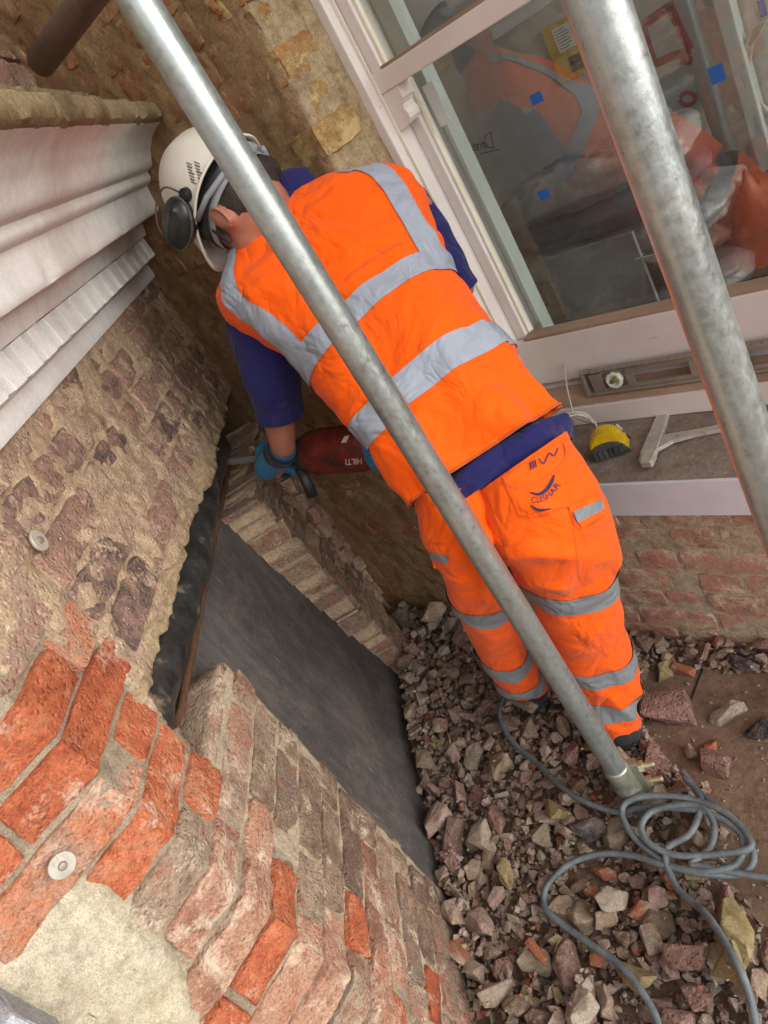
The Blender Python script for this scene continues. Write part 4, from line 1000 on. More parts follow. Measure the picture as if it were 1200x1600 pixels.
SPEC = [  # pixel, radius, material, squash, sy, label
    (938, 1357, .040, 'rubble_orange', .55, .6, 'bright orange brick shard lying against the grey cable loop'),
    (846, 1492, .036, 'rubble_orange', .7, .55, 'curved orange shard standing in the rubble left of the cable'),
    (1001, 1420, .040, 'rubble_orange', .6, .8, 'flat brownish-orange brick piece below the cable coil'),
    (880, 1281, .042, 'rubble_yellow', .8, .8, 'yellow stone beside the foot of the scaffold pole'),
    (1152, 1472, .070, 'rubble_yellow', .6, .75, 'large yellow stone under the cable at the lower right'),
    (1148, 1530, .055, 'rubble_yellow', .7, .9, 'grey-yellow stone just below the large yellow stone'),
    (1000, 1530, .050, 'rubble_yellow', .55, .7, 'long narrow yellow stone between the two cable runs'),
    (1086, 1500, .060, 'rubble_pink', .7, .75, 'pale pink brick chunk left of the large yellow stone'),
    (922, 1300, .050, 'rubble_dark', .8, .9, 'dark pitted brick lump beside the pole foot'),
    (1034, 1106, .080, 'rubble_pink', .9, 1.15, 'biggest pinkish brick lump beside the boot'),
    (1131, 1101, .052, 'rubble_tan', .7, .62, 'flat tan block lying alone on the bare dirt'),
    (1186, 1122, .046, 'rubble_dark', .9, 1.0, 'dark speckled clinker at the right edge of the picture'),
    (1030, 1036, .038, 'rubble_yellow', .9, .75, 'yellow stone standing below the pink brick wall'),
    (1006, 1003, .042, 'rubble_brown', .7, .7, 'brown stone against the foot of the wall beside the trouser leg'),
    (1063, 1032, .040, 'rubble_orange', .6, .6, 'pink-orange stone in front of the wall, right of the yellow one'),
    (1095, 1018, .034, 'rubble_pink', .9, .9, 'round mauve lump against the wall above the slab joint'),
    (1157, 1028, .042, 'rubble_dark', .8, .8, 'white-spotted dark lump against the wall at the right'),
    (1108, 1180, .052, 'rubble_pink', .8, .9, 'grey-mauve pitted lump on the dirt right of the bolts'),
    (1030, 1190, .050, 'rubble_pink', .8, .9, 'crumbly mauve brick lump behind the coupler bolts'),
    (1076, 1162, .030, 'rubble_tan', .8, .8, 'small smooth tan stone between the mauve lumps'),
    (1100, 1148, .028, 'rubble_orange', .6, .8, 'small orange brick chip beside the smooth tan stone'),
    (785, 1205, .050, 'rubble_tan', .6, .7, 'pale broken brick corner between sheet and left boot'),
    (690, 1290, .055, 'rubble_mauve', .6, .8, 'large flat mauve stone touching the dark sheet'),
    (757, 1315, .055, 'rubble_tan', .6, .9, 'large pale tan shard in front of the dark sheet'),
    (745, 1440, .050, 'rubble_mauve', .7, .9, 'mauve brick shard at the foot of the near wall'),
    (722, 1405, .050, 'rubble_tan', .35, .3, 'thin tan stick-like splinter beside the near wall'),
    (915, 1590, .045, 'rubble_tan', .8, .8, 'pale tan cube-like stone at the bottom edge'),
    (890, 1510, .060, 'rubble_mauve', .5, .8, 'broad flat mauve slab left of the cable'),
    (820, 1110, .060, 'rubble_tan', .45, .45, 'long tan brick piece under the left trouser hem'),
    (680, 965, .060, 'rubble_brown', .8, .9, 'brown brick lump in the dark corner behind the legs'),
    (740, 1180, .045, 'rubble_tan', .6, .9, 'square pale fragment right of the dark sheet'),
    (960, 1410, .040, 'rubble_tan', .5, .9, 'smooth flat tan fragment inside the cable loop'),
]
for _ in range(420):
    x, y = rpoint(); r = random.uniform(.012, .022); V, F = random.choice(SMALL); R3 = Matrix.Rotation(random.uniform(0, 6.28), 3, 'Z') @ Matrix.Rotation(random.uniform(-.7, .7), 3, 'X')
    zc = settle(x, y, r * .85, r * .5); k = len(SV); mi = random.choice([0, 0, 0, 0, 1, 1, 1, 2, 2, 3, 4, 5])
    SV += [R3 @ (v * r) + Vector((x, y, zc)) for v in V]
    for f in F: SF_.append(tuple(i + k for i in f)); SM_.append(mi)
# ordinary fragments, largest last so that they lie on top
gen = []
for _ in range(9000):
    if len(gen) >= 268: break
    x, y = rpoint(); r = min(.072, max(.018, random.lognormvariate(math.log(.034), .29)))
    if x < -1.75 and y > 1.0 and random.random() < .5: continue
    if all((x - a) ** 2 + (y - b) ** 2 > (.50 * (r + c)) ** 2 for a, b, c in gen): gen.append((x, y, r))
gen.sort(key=lambda g: g[2] + random.uniform(-.01, .01))
CW = {'rubble_mauve': 'mauve-brown', 'rubble_brown': 'dull brown', 'rubble_tan': 'pale tan', 'rubble_pink': 'pitted pinkish', 'rubble_yellow': 'yellowish', 'rubble_orange': 'orange'}
def where(x, y):
    wl = (x + y + .87) / 1.414
    if y > 1.08: return 'along the foot of the window wall' if x > -1.35 else 'in the dark corner behind the legs'
    if wl < .12: return 'against the dark sheet' if y > .36 else 'at the foot of the near brick wall'
    if y > .88: return 'around the boots'
    if y > .62: return 'between the scaffold pole and the dark sheet' if x < -.86 else 'beside the coiled cable'
    if y > .40: return 'just left of the cable loop' if x < -.93 else 'within the cable loops'
    return 'left of the trailing cable near the bottom edge' if x < -.72 else 'right of the trailing cable near the bottom edge'
for x, y, r in gen:
    m_ = random.choice(RM); sz = 'small' if r < .026 else 'medium' if r < .038 else 'large'
    stone(x, y, r, m_, tilt=.55, sy=random.choice((.7, .9, 1.0)), lab='%s %s brick fragment %s' % (sz, CW[m_], where(x, y)))
for px, py, r, mt, sq, sy, lab in SPEC:
    p = at_z(px, py, .045); stone(p.x, p.y, r * 1.0, mt, me=random.choice(ROUND), lab=lab, sq=sq * 1.1, sy=sy, tilt=.2)
for _ in range(500):
    x, y = rpoint(); add_small(x, y, random.uniform(.003, .006))
fr_ = mk('fine_rubble', SV, SF_, SMATS, None, fmat=SM_, origin=Vector((-1.2, .6, 0)))
tag(fr_, 'fine crushed brick and mortar crumbs spread over the dirt floor', 'rubble', kind='stuff')

# ------------------------------------------------------------------ grey cable on the rubble
CR = .0072
def hz(p):
    i, j = int((p.x - HX0) / HR), int((p.y - HY0) / HR)
    if 2 <= i < HN - 2 and 2 <= j < HN - 2: return float(HM[j - 2:j + 3, i - 2:i + 3].max())
    return .0
def cable_path(px, r=.0085, lift=.0, zg=.05, close=None):
    P = []
    for q in px: P.append(at_z(q[0], q[1], q[2] if len(q) > 2 else zg))
    P = catmull(P, 12); Z = [max(p.z, hz(p) + CR * .7) for p in P]; n = len(Z)
    for i, p in enumerate(P):
        q = Z[max(0, i - 9):i + 10]; p.z = .5 * (sum(q) / len(q) + max(Z[max(0, i - 3):i + 4]))
    Z = [p.z for p in P]
    for i, p in enumerate(P): q = Z[max(0, i - 5):i + 6]; p.z = sum(q) / len(q)
    return P
pa = cable_path([(795, 1086, .06), (786, 1120, .055), (800, 1158, .05), (845, 1200, .05), (900, 1250, .055), (960, 1272, .06), (1000, 1262, .085), (1050, 1262, .09), (1110, 1272, .085), (1155, 1300, .075), (1178, 1335, .065), (1165, 1362, .06), (1120, 1372, .06), (1070, 1365, .065), (1020, 1335, .08), (985, 1300, .095), (972, 1268, .10), (985, 1250, .105), (1020, 1243, .105), (1075, 1248, .095), (1130, 1268, .085),
              (1165, 1300, .08), (1172, 1325, .08), (1130, 1333, .085), (1060, 1338, .085), (1015, 1318, .10), (1002, 1290, .105), (1020, 1268, .10), (1060, 1258, .095), (1098, 1262, .09), (1116, 1290, .08), (1112, 1330, .07), (1085, 1356, .065), (1095, 1358, .07), (1130, 1362, .07), (1200, 1372, .06), (1290, 1390, .05)])
cb = thing('cable', 'grey rubber cable coiled round the scaffold foot and trailing over the rubble', 'cable', (-.75, .6, .06))
tube('cable_run', pa, CR, 'cable_grey', cb, 10)
pb_ = cable_path([(1065, 1205, .075), (1090, 1235, .075), (1125, 1265, .075), (1160, 1310, .07), (1150, 1350, .075), (1100, 1362, .08), (1040, 1352, .085), (990, 1338, .075), (940, 1334, .075), (890, 1350, .07), (855, 1385, .065), (852, 1418, .065), (880, 1445, .065), (930, 1480, .065), (975, 1515, .06), (1010, 1560, .06), (1030, 1605, .06), (1040, 1680, .05)])
tube('cable_run', pb_, CR, 'cable_grey', cb, 10)
pc = cable_path([(1070, 1215, .08), (1095, 1250, .085), (1080, 1300, .09), (1040, 1330, .09), (1060, 1390, .07), (1110, 1440, .07), (1150, 1500, .075), (1178, 1560, .07), (1186, 1610, .06), (1190, 1680, .05)])
tube('cable_run', pc, CR, 'cable_grey', cb, 10)

# ------------------------------------------------------------------ the worker
random.seed(5)
class Loft:
    """keys: (Lx, Ly, dL, Rx, Ry, dR, back, front) - the two outline points of a ring with their depths, and the half thickness towards and away from the viewer"""
    def __init__(s, keys, wr=None, ex=.85, axis=None):
        s.k = [(at(a, b, c), at(d, e, f), g, h) for a, b, c, d, e, f, g, h in keys]; s.wr = wr; s.ex = ex; s.n = len(keys) - 1
        s.fr = {}
    def ring(s, t):
        t = max(0, min(s.n, t)); key = round(t, 5)
        if key in s.fr: return s.fr[key]
        i = min(int(t), s.n - 1); u = t - i
        g = lambda q: s.k[max(0, min(s.n, q))]
        def cr(j):
            a, b, c, d = g(i - 1)[j], g(i)[j], g(i + 1)[j], g(i + 2)[j]
            return .5 * ((2 * b) + (c - a) * u + (2 * a - 5 * b + 4 * c - d) * u * u + (3 * b - a - 3 * c + d) * u ** 3)
        L, R, bk, ft = cr(0), cr(1), cr(2), cr(3)
        C = (L + R) / 2; Wv = (R - L) / 2
        a0, a1 = g(max(0, i - (u < .5)))[0:2], g(min(s.n, i + 1 + (u > .5)))[0:2]
        ax = ((a1[0] + a1[1]) - (a0[0] + a0[1])).normalized()
        T = Wv.cross(ax).normalized()
        if T.dot(AZ) < 0: T = -T
        s.fr[key] = (C, Wv, T, bk, ft, ax); return s.fr[key]
    def pt(s, t, th, infl=0.0):
        C, Wv, T, bk, ft, ax = s.ring(t); f = lambda v: math.copysign(abs(v) ** s.ex, v)
        c, n_ = f(cos(th)), f(sin(th)); d = Wv * c + T * (n_ * (ft if n_ > 0 else bk)); p = C + d
        w_ = s.wr(t, th, p) if s.wr else 0
        nd = (Wv.normalized() * c / max(Wv.length, .01) + T * (n_ / max(ft if n_ > 0 else bk, .01))).normalized()
        return p + nd * (w_ + infl)
    def mesh(s, t0, t1, nt, th0=0, th1=2 * pi, nth=96, infl=0.0, cap0=False, cap1=False, hem=None):
        full = abs(th1 - th0 - 2 * pi) < 1e-6; V, F = [], []; m = nth if full else nth + 1
        for i in range(nt + 1):
            t = t0 + (t1 - t0) * i / nt
            for k in range(m):
                th = th0 + (th1 - th0) * k / nth; V.append(s.pt(t + (hem(th) if hem and i == 0 else 0), th, infl))
        for i in range(nt):
            for k in range(nth): F.append((i * m + k, i * m + (k + 1) % m, (i + 1) * m + (k + 1) % m, (i + 1) * m + k))
        if cap0: F.append(tuple(range(m))[::-1])
        if cap1: F.append(tuple(nt * m + k for k in range(m)))
        return V, F
def shell(name, VF, mat, parent, thick=.003):
    o = mk(name, VF[0], VF[1], mat, parent, smooth=True)
    bm = bmesh.new(); bm.from_mesh(o.data); bmesh.ops.recalc_face_normals(bm, faces=bm.faces[:]); bm.to_mesh(o.data); bm.free()
    if thick: md = o.modifiers.new('cloth', 'SOLIDIFY'); md.thickness = thick; md.offset = -1
    return o
person = thing('person', 'worker in orange hi-vis vest and trousers and white helmet bending into the corner', 'person', at_z(900, 1110, .0))

# --- vest
def ridged(x, y, z): return 1 - 2.2 * abs(noise.noise(Vector((x, y, z))))
def vest_wr(t, th, p):
    ed = max(0, 1 - t / 4.0); x, y = p.dot(AX), p.dot(AY)
    u, v = x * .80 - y * .60, x * .60 + y * .80                   # across and along the back
    a = .014 * noise.noise(Vector((u * 9, v * 2.2, 1.3))) + .008 * noise.noise(Vector((u * 15, v * 7, 4)))
    c = .013 * ed * sin(th * 9 + 2.5 * noise.noise(Vector((th * 1.3, t * .6, 2))))
    d = .020 * max(0, ridged(u * 6 + v * 5, v * 2.6 - u * 2, 7) - .25) * max(0, 1 - abs(t - 3.6) / 3.4)
    e = .020 * max(0, ridged(u * 5 - v * 6.5, v * 3, 3) - .3) * max(0, 1 - abs(t - 8) / 3.5)
    g = .006 * noise.noise(Vector((x * 30, y * 30, 9))) * (.3 + .7 * max(0, cos(th) ** 2))
    return a + c + d + e + g
VK = [(641, 790, 1.47, 873, 637, 1.42, .135, .12), (621, 764, 1.475, 840, 600, 1.425, .140, .125), (588, 714, 1.49, 803, 547, 1.43, .140, .125), (557, 678, 1.505, 773, 508, 1.44, .138, .125),
      (530, 640, 1.52, 744, 470, 1.45, .135, .125), (502, 607, 1.535, 714, 430, 1.46, .132, .125), (470, 574, 1.55, 700, 398, 1.47, .130, .12), (425, 537, 1.565, 687, 362, 1.48, .125, .115),
      (374, 506, 1.575, 673, 325, 1.49, .118, .105), (353, 464, 1.575, 655, 290, 1.50, .105, .09), (363, 418, 1.57, 627, 268, 1.505, .088, .08), (383, 376, 1.56, 580, 270, 1.52, .072, .065), (402, 346, 1.555, 500, 290, 1.53, .058, .05)]
vest_l = Loft(VK, vest_wr, .80)
vest = shell('hi_vis_vest', vest_l.mesh(0, 12, 130, nth=150, cap1=True), 'hi_vis_orange', person)
def vtape(t0, t1, th0=pi, th1=2 * pi, nth=110, nt=14, mat='reflective'): return shell('reflective_tape', vest_l.mesh(t0, t1, nt, th0, th1, nth, .0032), mat, vest, 0)
vtape(2.08, 2.98, pi - .9, 2 * pi + .9); vtape(4.98, 5.88, pi - .9, 2 * pi + .9)
def vstrip(t0, t1, fa, fb, n=60, m=8):
    V, F = [], []
    for i in range(n + 1):
        t = t0 + (t1 - t0) * i / n; u = i / n
        for k in range(m + 1):
            c = fa(u) + (fb(u) - fa(u)) * k / m; c = max(-1, min(1, c)); f = math.copysign(abs(c) ** (1 / .80), c)
            V.append(vest_l.pt(t, -math.acos(max(-1, min(1, f))), .0034))
    for i in range(n):
        for k in range(m): q = i * (m + 1) + k; F.append((q, q + 1, q + m + 2, q + m + 1))
    shell('reflective_tape', (V, F), 'reflective', vest, 0)
vstrip(5.86, 11.2, lambda u: -.985 + .10 * sin(u * pi) + .0 * u, lambda u: -.72 + .06 * sin(u * pi) - .12 * u)
vstrip(5.86, 11.2, lambda u: .76 - .18 * u ** 2 - .02 * sin(u * pi), lambda u: .985 - .13 * u - .06 * sin(u * pi))
# piping along hem
P = [vest_l.pt(0.02, 2 * pi * k / 90, .002) for k in range(90)]
tube('hem_piping', P, .0025, 'seam', vest, 6, closed=True)

# --- polo shirt: tail below the vest, collar, two sleeves
SK = [(668, 838, 1.455, 893, 690, 1.405, .120, .11), (655, 812, 1.46, 893, 655, 1.41, .122, .112), (668, 780, 1.47, 845, 655, 1.425, .095, .09), (625, 715, 1.49, 785, 585, 1.44, .085, .085)]
shirt_l = Loft(SK, lambda t, th, p: .006 * noise.noise(Vector((th * 4, t * 2, 3))), .82)
shirt = shell('polo_shirt', shirt_l.mesh(.15, 3, 30, nth=90), 'navy', person)
def limb(name, P, R, mat, parent, wr=.004, n=28, per=10, seed=0):
    Q = catmull(P, per); rr = catmull([Vector((r, 0, 0)) for r in R], per)
    V, F = tube_vf(Q, [r.x for r in rr], n, True); c0 = {}
    V2 = []
    for i, v in enumerate(V):
        c = Q[i // n]; d = (v - c).normalized()
        V2.append(v + d * (wr * (noise.noise(v * 14 + Vector((seed, 0, 0))) + .6 * noise.noise(v * 34))))
    return mk(name, V2, F, mat, parent, smooth=True)
shL, elL, wrL = at(398, 490, 1.60), at(432, 628, 1.70), at(442, 697, 1.775)
shR, elR = at(648, 335, 1.53), at(712, 448, 1.60)
limb('sleeve', [at(410, 450, 1.585), at(402, 500, 1.60), at(415, 560, 1.64), at(430, 615, 1.685), at(439, 652, 1.715)], [.062, .070, .066, .061, .058], 'navy', shirt, .005)
limb('sleeve', [at(615, 310, 1.55), at(650, 350, 1.545), at(678, 395, 1.56), at(704, 440, 1.58), at(714, 458, 1.59)], [.055, .058, .055, .052, .050], 'navy', shirt, .005, seed=4)
limb('collar', [at(425, 335, 1.545), at(452, 314, 1.53), at(488, 300, 1.54)], [.055, .060, .050], 'navy', shirt, .004)

# --- trousers
def tr_wr(seed, n_):
    def f(t, th, p):
        low = max(0, (t - (n_ - 3.4)) / 3.4); x, y = p.dot(AX), p.dot(AY)
        a = .009 * noise.noise(Vector((x * 8 + seed, y * 7, 2))) + .006 * noise.noise(Vector((x * 16, y * 22 + seed, 5)))
        b = .026 * low * (ridged(x * 4 + seed, y * 15 - x * 7, 8) - .35) * (.5 + .5 * max(0, 1 - abs(t - (n_ - .9)) / 2.0))
        c = .016 * max(0, ridged(x * 7 - y * 8, y * 8 + x * 6, seed) - .2) * max(0, 1 - abs(t - 2.4) / 2.0)
        return a + b + c
    return f
RK = [(738, 775, 1.40, 888, 672, 1.385, .105, .10), (748, 800, 1.395, 912, 722, 1.385, .115, .11), (760, 832, 1.41, 940, 785, 1.41, .115, .11), (786, 866, 1.46, 962, 838, 1.455, .105, .10),
      (810, 902, 1.51, 956, 878, 1.51, .095, .09), (835, 950, 1.58, 965, 936, 1.58, .088, .085), (860, 1008, 1.67, 979, 990, 1.67, .082, .08), (880, 1052, 1.74, 991, 1032, 1.74, .080, .08), (902, 1090, 1.79, 990, 1070, 1.79, .078, .078), (925, 1132, 1.85, 984, 1104, 1.85, .070, .075)]
LK = [(641, 772, 1.455, 772, 752, 1.44, .122, .12), (657, 832, 1.46, 792, 800, 1.44, .118, .11), (684, 873, 1.52, 788, 858, 1.50, .098, .095), (702, 912, 1.60, 795, 904, 1.59, .088, .085),
      (722, 958, 1.70, 808, 952, 1.69, .080, .08), (742, 1003, 1.82, 824, 1001, 1.81, .076, .076), (760, 1035, 1.91, 840, 1038, 1.91, .074, .074), (778, 1062, 1.99, 848, 1054, 1.99, .070, .07), (802, 1076, 2.05, 845, 1066, 2.05, .060, .062)]
rl, ll = Loft(RK, tr_wr(3, 9), .9), Loft(LK, tr_wr(11, 8), .9)
V1, F1 = rl.mesh(0, 9, 110, nth=72); V2, F2 = ll.mesh(0, 8, 100, nth=72)
k = len(V1); trs = shell('trousers', (V1 + V2, F1 + [tuple(i + k for i in f) for f in F2]), 'trouser_orange', person)
def ttape(lf, t0, t1, th0=pi - .7, th1=2 * pi + .7): shell('reflective_tape', lf.mesh(t0, t1, 10, th0, th1, 60, .003), 'reflective_grey', trs, 0)
ttape(rl, 3.72, 4.36); ttape(rl, 6.25, 6.78); ttape(rl, 7.62, 8.22)
ttape(ll, 2.92, 3.42); ttape(ll, 5.05, 5.50); ttape(ll, 6.10, 6.60)
# projecting prints, pockets and seams on the cloth
def bvh_of(objs):
    V, F = [], []
    for o in objs:
        k = len(V); w_ = WLD[o.name]; V += [v.co + w_ for v in o.data.vertices]; F += [tuple(i + k for i in p.vertices) for p in o.data.polygons]
    return BVHTree.FromPolygons(V, F)
BT = bvh_of([trs])
def on_cloth(px, py, lift=.002, B=None, fall=1.45):
    d = ray_of(px, py); h = (B or BT).ray_cast(CAM, d, 5)
    if h[0] is None: return CAM + d * fall
    return h[0] - d * lift
def ribbon(name, px, hw, mat, parent, lift=.002, B=None, per=6, closed=False):
    P = catmull([Vector((a, b, 0)) for a, b in px], per, closed) if len(px) > 2 else [Vector((px[0][0] + (px[1][0] - px[0][0]) * k / 8, px[0][1] + (px[1][1] - px[0][1]) * k / 8, 0)) for k in range(9)]
    V, F = [], []; n = len(P); ws = hw if callable(hw) else (lambda u: hw)
    for i, p in enumerate(P):
        d = (P[(i + 1) % n] - P[i - 1]) if closed else P[min(i + 1, n - 1)] - P[max(i - 1, 0)]; d.normalize(); s_ = Vector((-d.y, d.x, 0)) * ws(i / max(1, n - 1))
        V += [on_cloth(p.x - s_.x, p.y - s_.y, lift, B), on_cloth(p.x + s_.x, p.y + s_.y, lift, B)]
    for i in range(n if closed else n - 1): j = (i + 1) % n; F.append((2 * i, 2 * i + 1, 2 * j + 1, 2 * j))
    return mk(name, V, F, mat, parent, smooth=True)
def patchc(name, quad, mat, parent, lift, nu=14, nv=10, B=None):
    V, F = [], []
    for j in range(nv + 1):
        for i in range(nu + 1):
            u, v = i / nu, j / nv; a, b, c, d = [Vector(q) for q in quad]; p = a.lerp(b, u).lerp(d.lerp(c, u), v); V.append(on_cloth(p.x, p.y, lift, B))
    for j in range(nv):
        for i in range(nu): q = j * (nu + 1) + i; F.append((q, q + 1, q + nu + 2, q + nu + 1))
    return mk(name, V, F, mat, parent, smooth=True)
bp = patchc('back_pocket', [(785, 746), (878, 688), (890, 790), (812, 806)], 'trouser_orange', trs, .003)
ribbon('pocket_stitching', [(785, 746), (800, 762), (835, 755), (872, 730), (884, 708), (880, 692)], .8, 'seam', trs, .0045)
ribbon('pocket_stitching', [(786, 750), (800, 780), (814, 806), (850, 806), (888, 790)], .6, 'seam', trs, .0045)
cpk = patchc('cargo_pocket', [(888, 792), (942, 768), (946, 800), (910, 826)], 'trouser_orange', trs, .005)
patchc('cargo_tape', [(896, 799), (941, 780), (945, 795), (903, 817)], 'reflective_grey', cpk, .0075)
ribbon('pocket_stitching', [(888, 790), (897, 812), (910, 826), (928, 818), (946, 806)], .8, 'seam', trs, .006)
cpl = patchc('cargo_pocket', [(668, 848), (698, 852), (701, 888), (678, 888)], 'trouser_orange', trs, .005)
patchc('cargo_tape', [(670, 863), (699, 869), (700, 882), (673, 874)], 'reflective_grey', cpl, .0075)
ribbon('side_seam', [(880, 735), (893, 800), (902, 860), (905, 900), (915, 915)], .5, 'seam', trs, .0035)
ribbon('seat_seam', [(756, 770), (770, 800), (782, 835), (792, 875)], .9, 'seam', trs, .003)
# printed logo: lettering on a curve between two swooshes
fc = bpy.data.curves.new('lettering', 'FONT'); fc.body = 'CLESHAR'; fc.size = 1.0; fo = bpy.data.objects.new('tmp', fc); COL.objects.link(fo); bpy.context.view_layer.update()
tme = bpy.data.meshes.new_from_object(fo.evaluated_get(bpy.context.evaluated_depsgraph_get())); bpy.data.objects.remove(fo)
bm = bmesh.new(); bm.from_mesh(tme); bmesh.ops.triangulate(bm, faces=bm.faces[:]); bmesh.ops.subdivide_edges(bm, edges=[e for e in bm.edges if e.calc_length() > .12], cuts=1)
bmesh.ops.triangulate(bm, faces=bm.faces[:]); wx = max(v.co.x for v in bm.verts); hy = max(v.co.y for v in bm.verts)
LOGO = BT
def logo_xy(u, v):                         # u along the word 0..1, v up 0..1
    B0, B1, B2 = Vector((829, 785)), Vector((857, 790)), Vector((877, 757))
    p = B0 * (1 - u) ** 2 + B1 * 2 * u * (1 - u) + B2 * u * u; d = ((B1 - B0) * (1 - u) + (B2 - B1) * u).normalized()
    return p + Vector((d.y, -d.x)) * (v * 9.5)
for v in bm.verts: q = logo_xy(v.co.x / wx, v.co.y / hy); v.co = on_cloth(q.x, q.y, .0052)
mkbm('logo_lettering', bm, 'print_navy', bp, recalc=False)
ribbon('logo_swoosh', [(828, 769), (842, 772), (854, 765), (862, 753), (866, 742)], lambda u: .6 + 2.4 * sin(pi * min(1, u * .9)), 'print_navy', bp, .0052)
ribbon('logo_swoosh', [(829, 789), (841, 797), (861, 795)], lambda u: .6 + 1.6 * sin(pi * u), 'print_navy', bp, .0052)
for k in range(3): ribbon('pocket_print', [(828 + 4 * k, 722 - 2 * k), (830 + 4 * k, 734 - 2 * k)], 1.2, 'print_navy', bp, .0055)
ribbon('pocket_print', [(842, 716), (850, 724), (858, 708), (866, 712), (872, 700)], 1.0, 'print_navy', bp, .0055)

# --- head and helmet
Hc = at(332, 292, 1.50)
hu = cv(-.83, -.50, .22).normalized(); hf = cv(.10, .85, .50); hf = (hf - hu * hf.dot(hu)).normalized(); hl = hu.cross(hf).normalized()
if hl.dot(AZ) > 0: hl = -hl
def hp(f, l, u): return Hc + hf * f + hl * l + hu * u
pel, chest = at(800, 760, 1.50), at(520, 410, 1.60)
kR, kL, fR, fL = at(900, 905, 1.60), at(755, 945, 1.73), at(968, 1124, 1.84), at(832, 1078, 2.09)
hcen = hp(.0, 0, -.055)
DR_Y, DR_Z = .93, .957
handL = Vector((-1.600, DR_Y - .045, DR_Z - .02)); handR = Vector((-1.17, DR_Y + .01, DR_Z + .04))
body = blob('body', [('e', hcen, (hf * .098, hl * .076, hu * .115)), ('e', hp(.045, 0, -.115), (hf * .055, hl * .055, hu * .05)), ('e', hp(.105, 0, -.075), (hf * .020, hl * .015, hu * .026)),
    ('c', hp(.088, -.03, -.045), hp(.088, .03, -.045), .016, .016), ('c', hp(.088, -.018, -.125), hp(.088, .018, -.125), .012, .012), ('e', hp(.07, .033, -.062), (hf * .016, hl * .014, hu * .010)), ('e', hp(.07, -.033, -.062), (hf * .016, hl * .014, hu * .010)),
    ('e', hp(.014, .078, -.088), (hf * .019, hl * .011, hu * .033)), ('e', hp(.014, -.078, -.088), (hf * .017, hl * .012, hu * .032)),
    ('c', hp(-.02, 0, -.12), at(440, 345, 1.56), .054, .050), ('c', at(440, 345, 1.56), chest, .05, .10), ('c', chest, pel, .115, .11), ('c', at(400, 460, 1.61), at(625, 330, 1.56), .055, .055),
    ('c', shL, elL, .048, .044), ('c', elL, wrL, .045, .032), ('c', wrL, handL, .030, .018), ('c', shR, elR, .046, .042), ('c', elR, handR + Vector((.01, -.0, .05)), .042, .032), ('c', handR + Vector((.01, 0, .05)), handR, .032, .03),
    ('c', at(815, 780, 1.49), kR, .078, .055), ('c', kR, fR, .05, .04), ('c', at(740, 805, 1.52), kL, .075, .055), ('c', kL, fL, .05, .04)], 'skin', person, .0075, 5)
# the outer ear on the visible side
V, F = [], []; nr, na = 10, 28; ec = hp(.012, .072, -.090)
for i in range(nr + 1):
    r = i / nr
    for k in range(na):
        a = 2 * pi * k / na; st_ = 1 + .12 * sin(a)
        h = .008 + .008 * exp(-((r - .82) / .14) ** 2) - .007 * exp(-((r - .25) / .25) ** 2) * (1 if sin(a) < .4 else .5) + (-.010 if r > .96 else 0) + .006 * max(0, -cos(a)) * r
        V.append(ec + hf * (.017 * r * cos(a) * st_ - .003 * r) + hu * (.028 * r * sin(a)) + hl * (h * .9))
for i in range(nr):
    for k in range(na): F.append((i * na + k, i * na + (k + 1) % na, (i + 1) * na + (k + 1) % na, (i + 1) * na + k))
mk('ear', V, F, 'skin', body, smooth=True)
blob('hair', [('e', hp(-.012, 0, -.052), (hf * .094, hl * .0795, hu * .112)), ('c', hp(.045, .071, -.070), hp(.055, .066, -.108), .009, .007), ('c', hp(.045, -.071, -.070), hp(.055, -.066, -.108), .009, .007), ('c', hp(-.07, .03, -.105), hp(-.07, -.03, -.105), .028, .028)], 'hair', person, .006, 3,
     push=lambda v: .002 * nz(v, 60, 2))
def helmet_shell(scale=1.0, rim=0.0):
    V, F = [], []; n, m = 72, 26
    for j in range(m + 1):
        ph = (pi / 2) * j / m
        for i in range(n):
            th = 2 * pi * i / n; a, b, h = .118, .100, .112
            cr, su = max(0, cos(ph)) ** .82, max(0, sin(ph)) ** .95
            f, l, u = a * cr * cos(th), b * cr * sin(th), (h + .040) * su - .044
            rb = .0045 * (exp(-(l / .012) ** 2) + .8 * exp(-((abs(l) - .052) / .010) ** 2)) * min(1, su * 2.2)
            if j == 0: f *= 1.035; l *= 1.035
            u -= .012 * exp(-(ph / .35) ** 2) * max(0, -cos(th)) ** 2                       # deeper at the nape
            pk = max(0, cos(th)) ** 5 * exp(-(ph / .20) ** 2); f += .040 * pk; u -= .004 * pk      # peak
            V.append(hp((f) * scale + rb * 0, l * scale, (u + rb) * scale))
    for j in range(m):
        for i in range(n): F.append((j * n + i, j * n + (i + 1) % n, (j + 1) * n + (i + 1) % n, (j + 1) * n + i))
    return V, F
V, F = helmet_shell(); hel = shell('helmet', (V, F), 'helmet_white', person, .004)
rimv = [V[i] for i in range(72)]; tube('rim', rimv, .0032, 'helmet_white', hel, 6, closed=True)
ridge = [hp(.142 * cos(a) ** .9 * .93 if cos(a) > 0 else -.142 * abs(cos(a)) ** .9 * .93, .058 + .02 * abs(cos(a)), .118 * abs(sin(a)) ** .9 + .002) for a in [radians(22 + 136 * k / 30) for k in range(31)]]
def band(name, f0, u0, u1, sc, mat, a0=0, a1=360):
    V, F = [], []; n = 64
    for k in range(n + 1):
        th = radians(a0 + (a1 - a0) * k / n)
        for u in (u0, u1): V.append(hp(f0 + .106 * sc * cos(th), .086 * sc * sin(th), u - .018 * max(0, -cos(th))))
    for k in range(n): F.append((2 * k, 2 * k + 1, 2 * k + 3, 2 * k + 2))
    return shell(name, (V, F), mat, hel, .003)
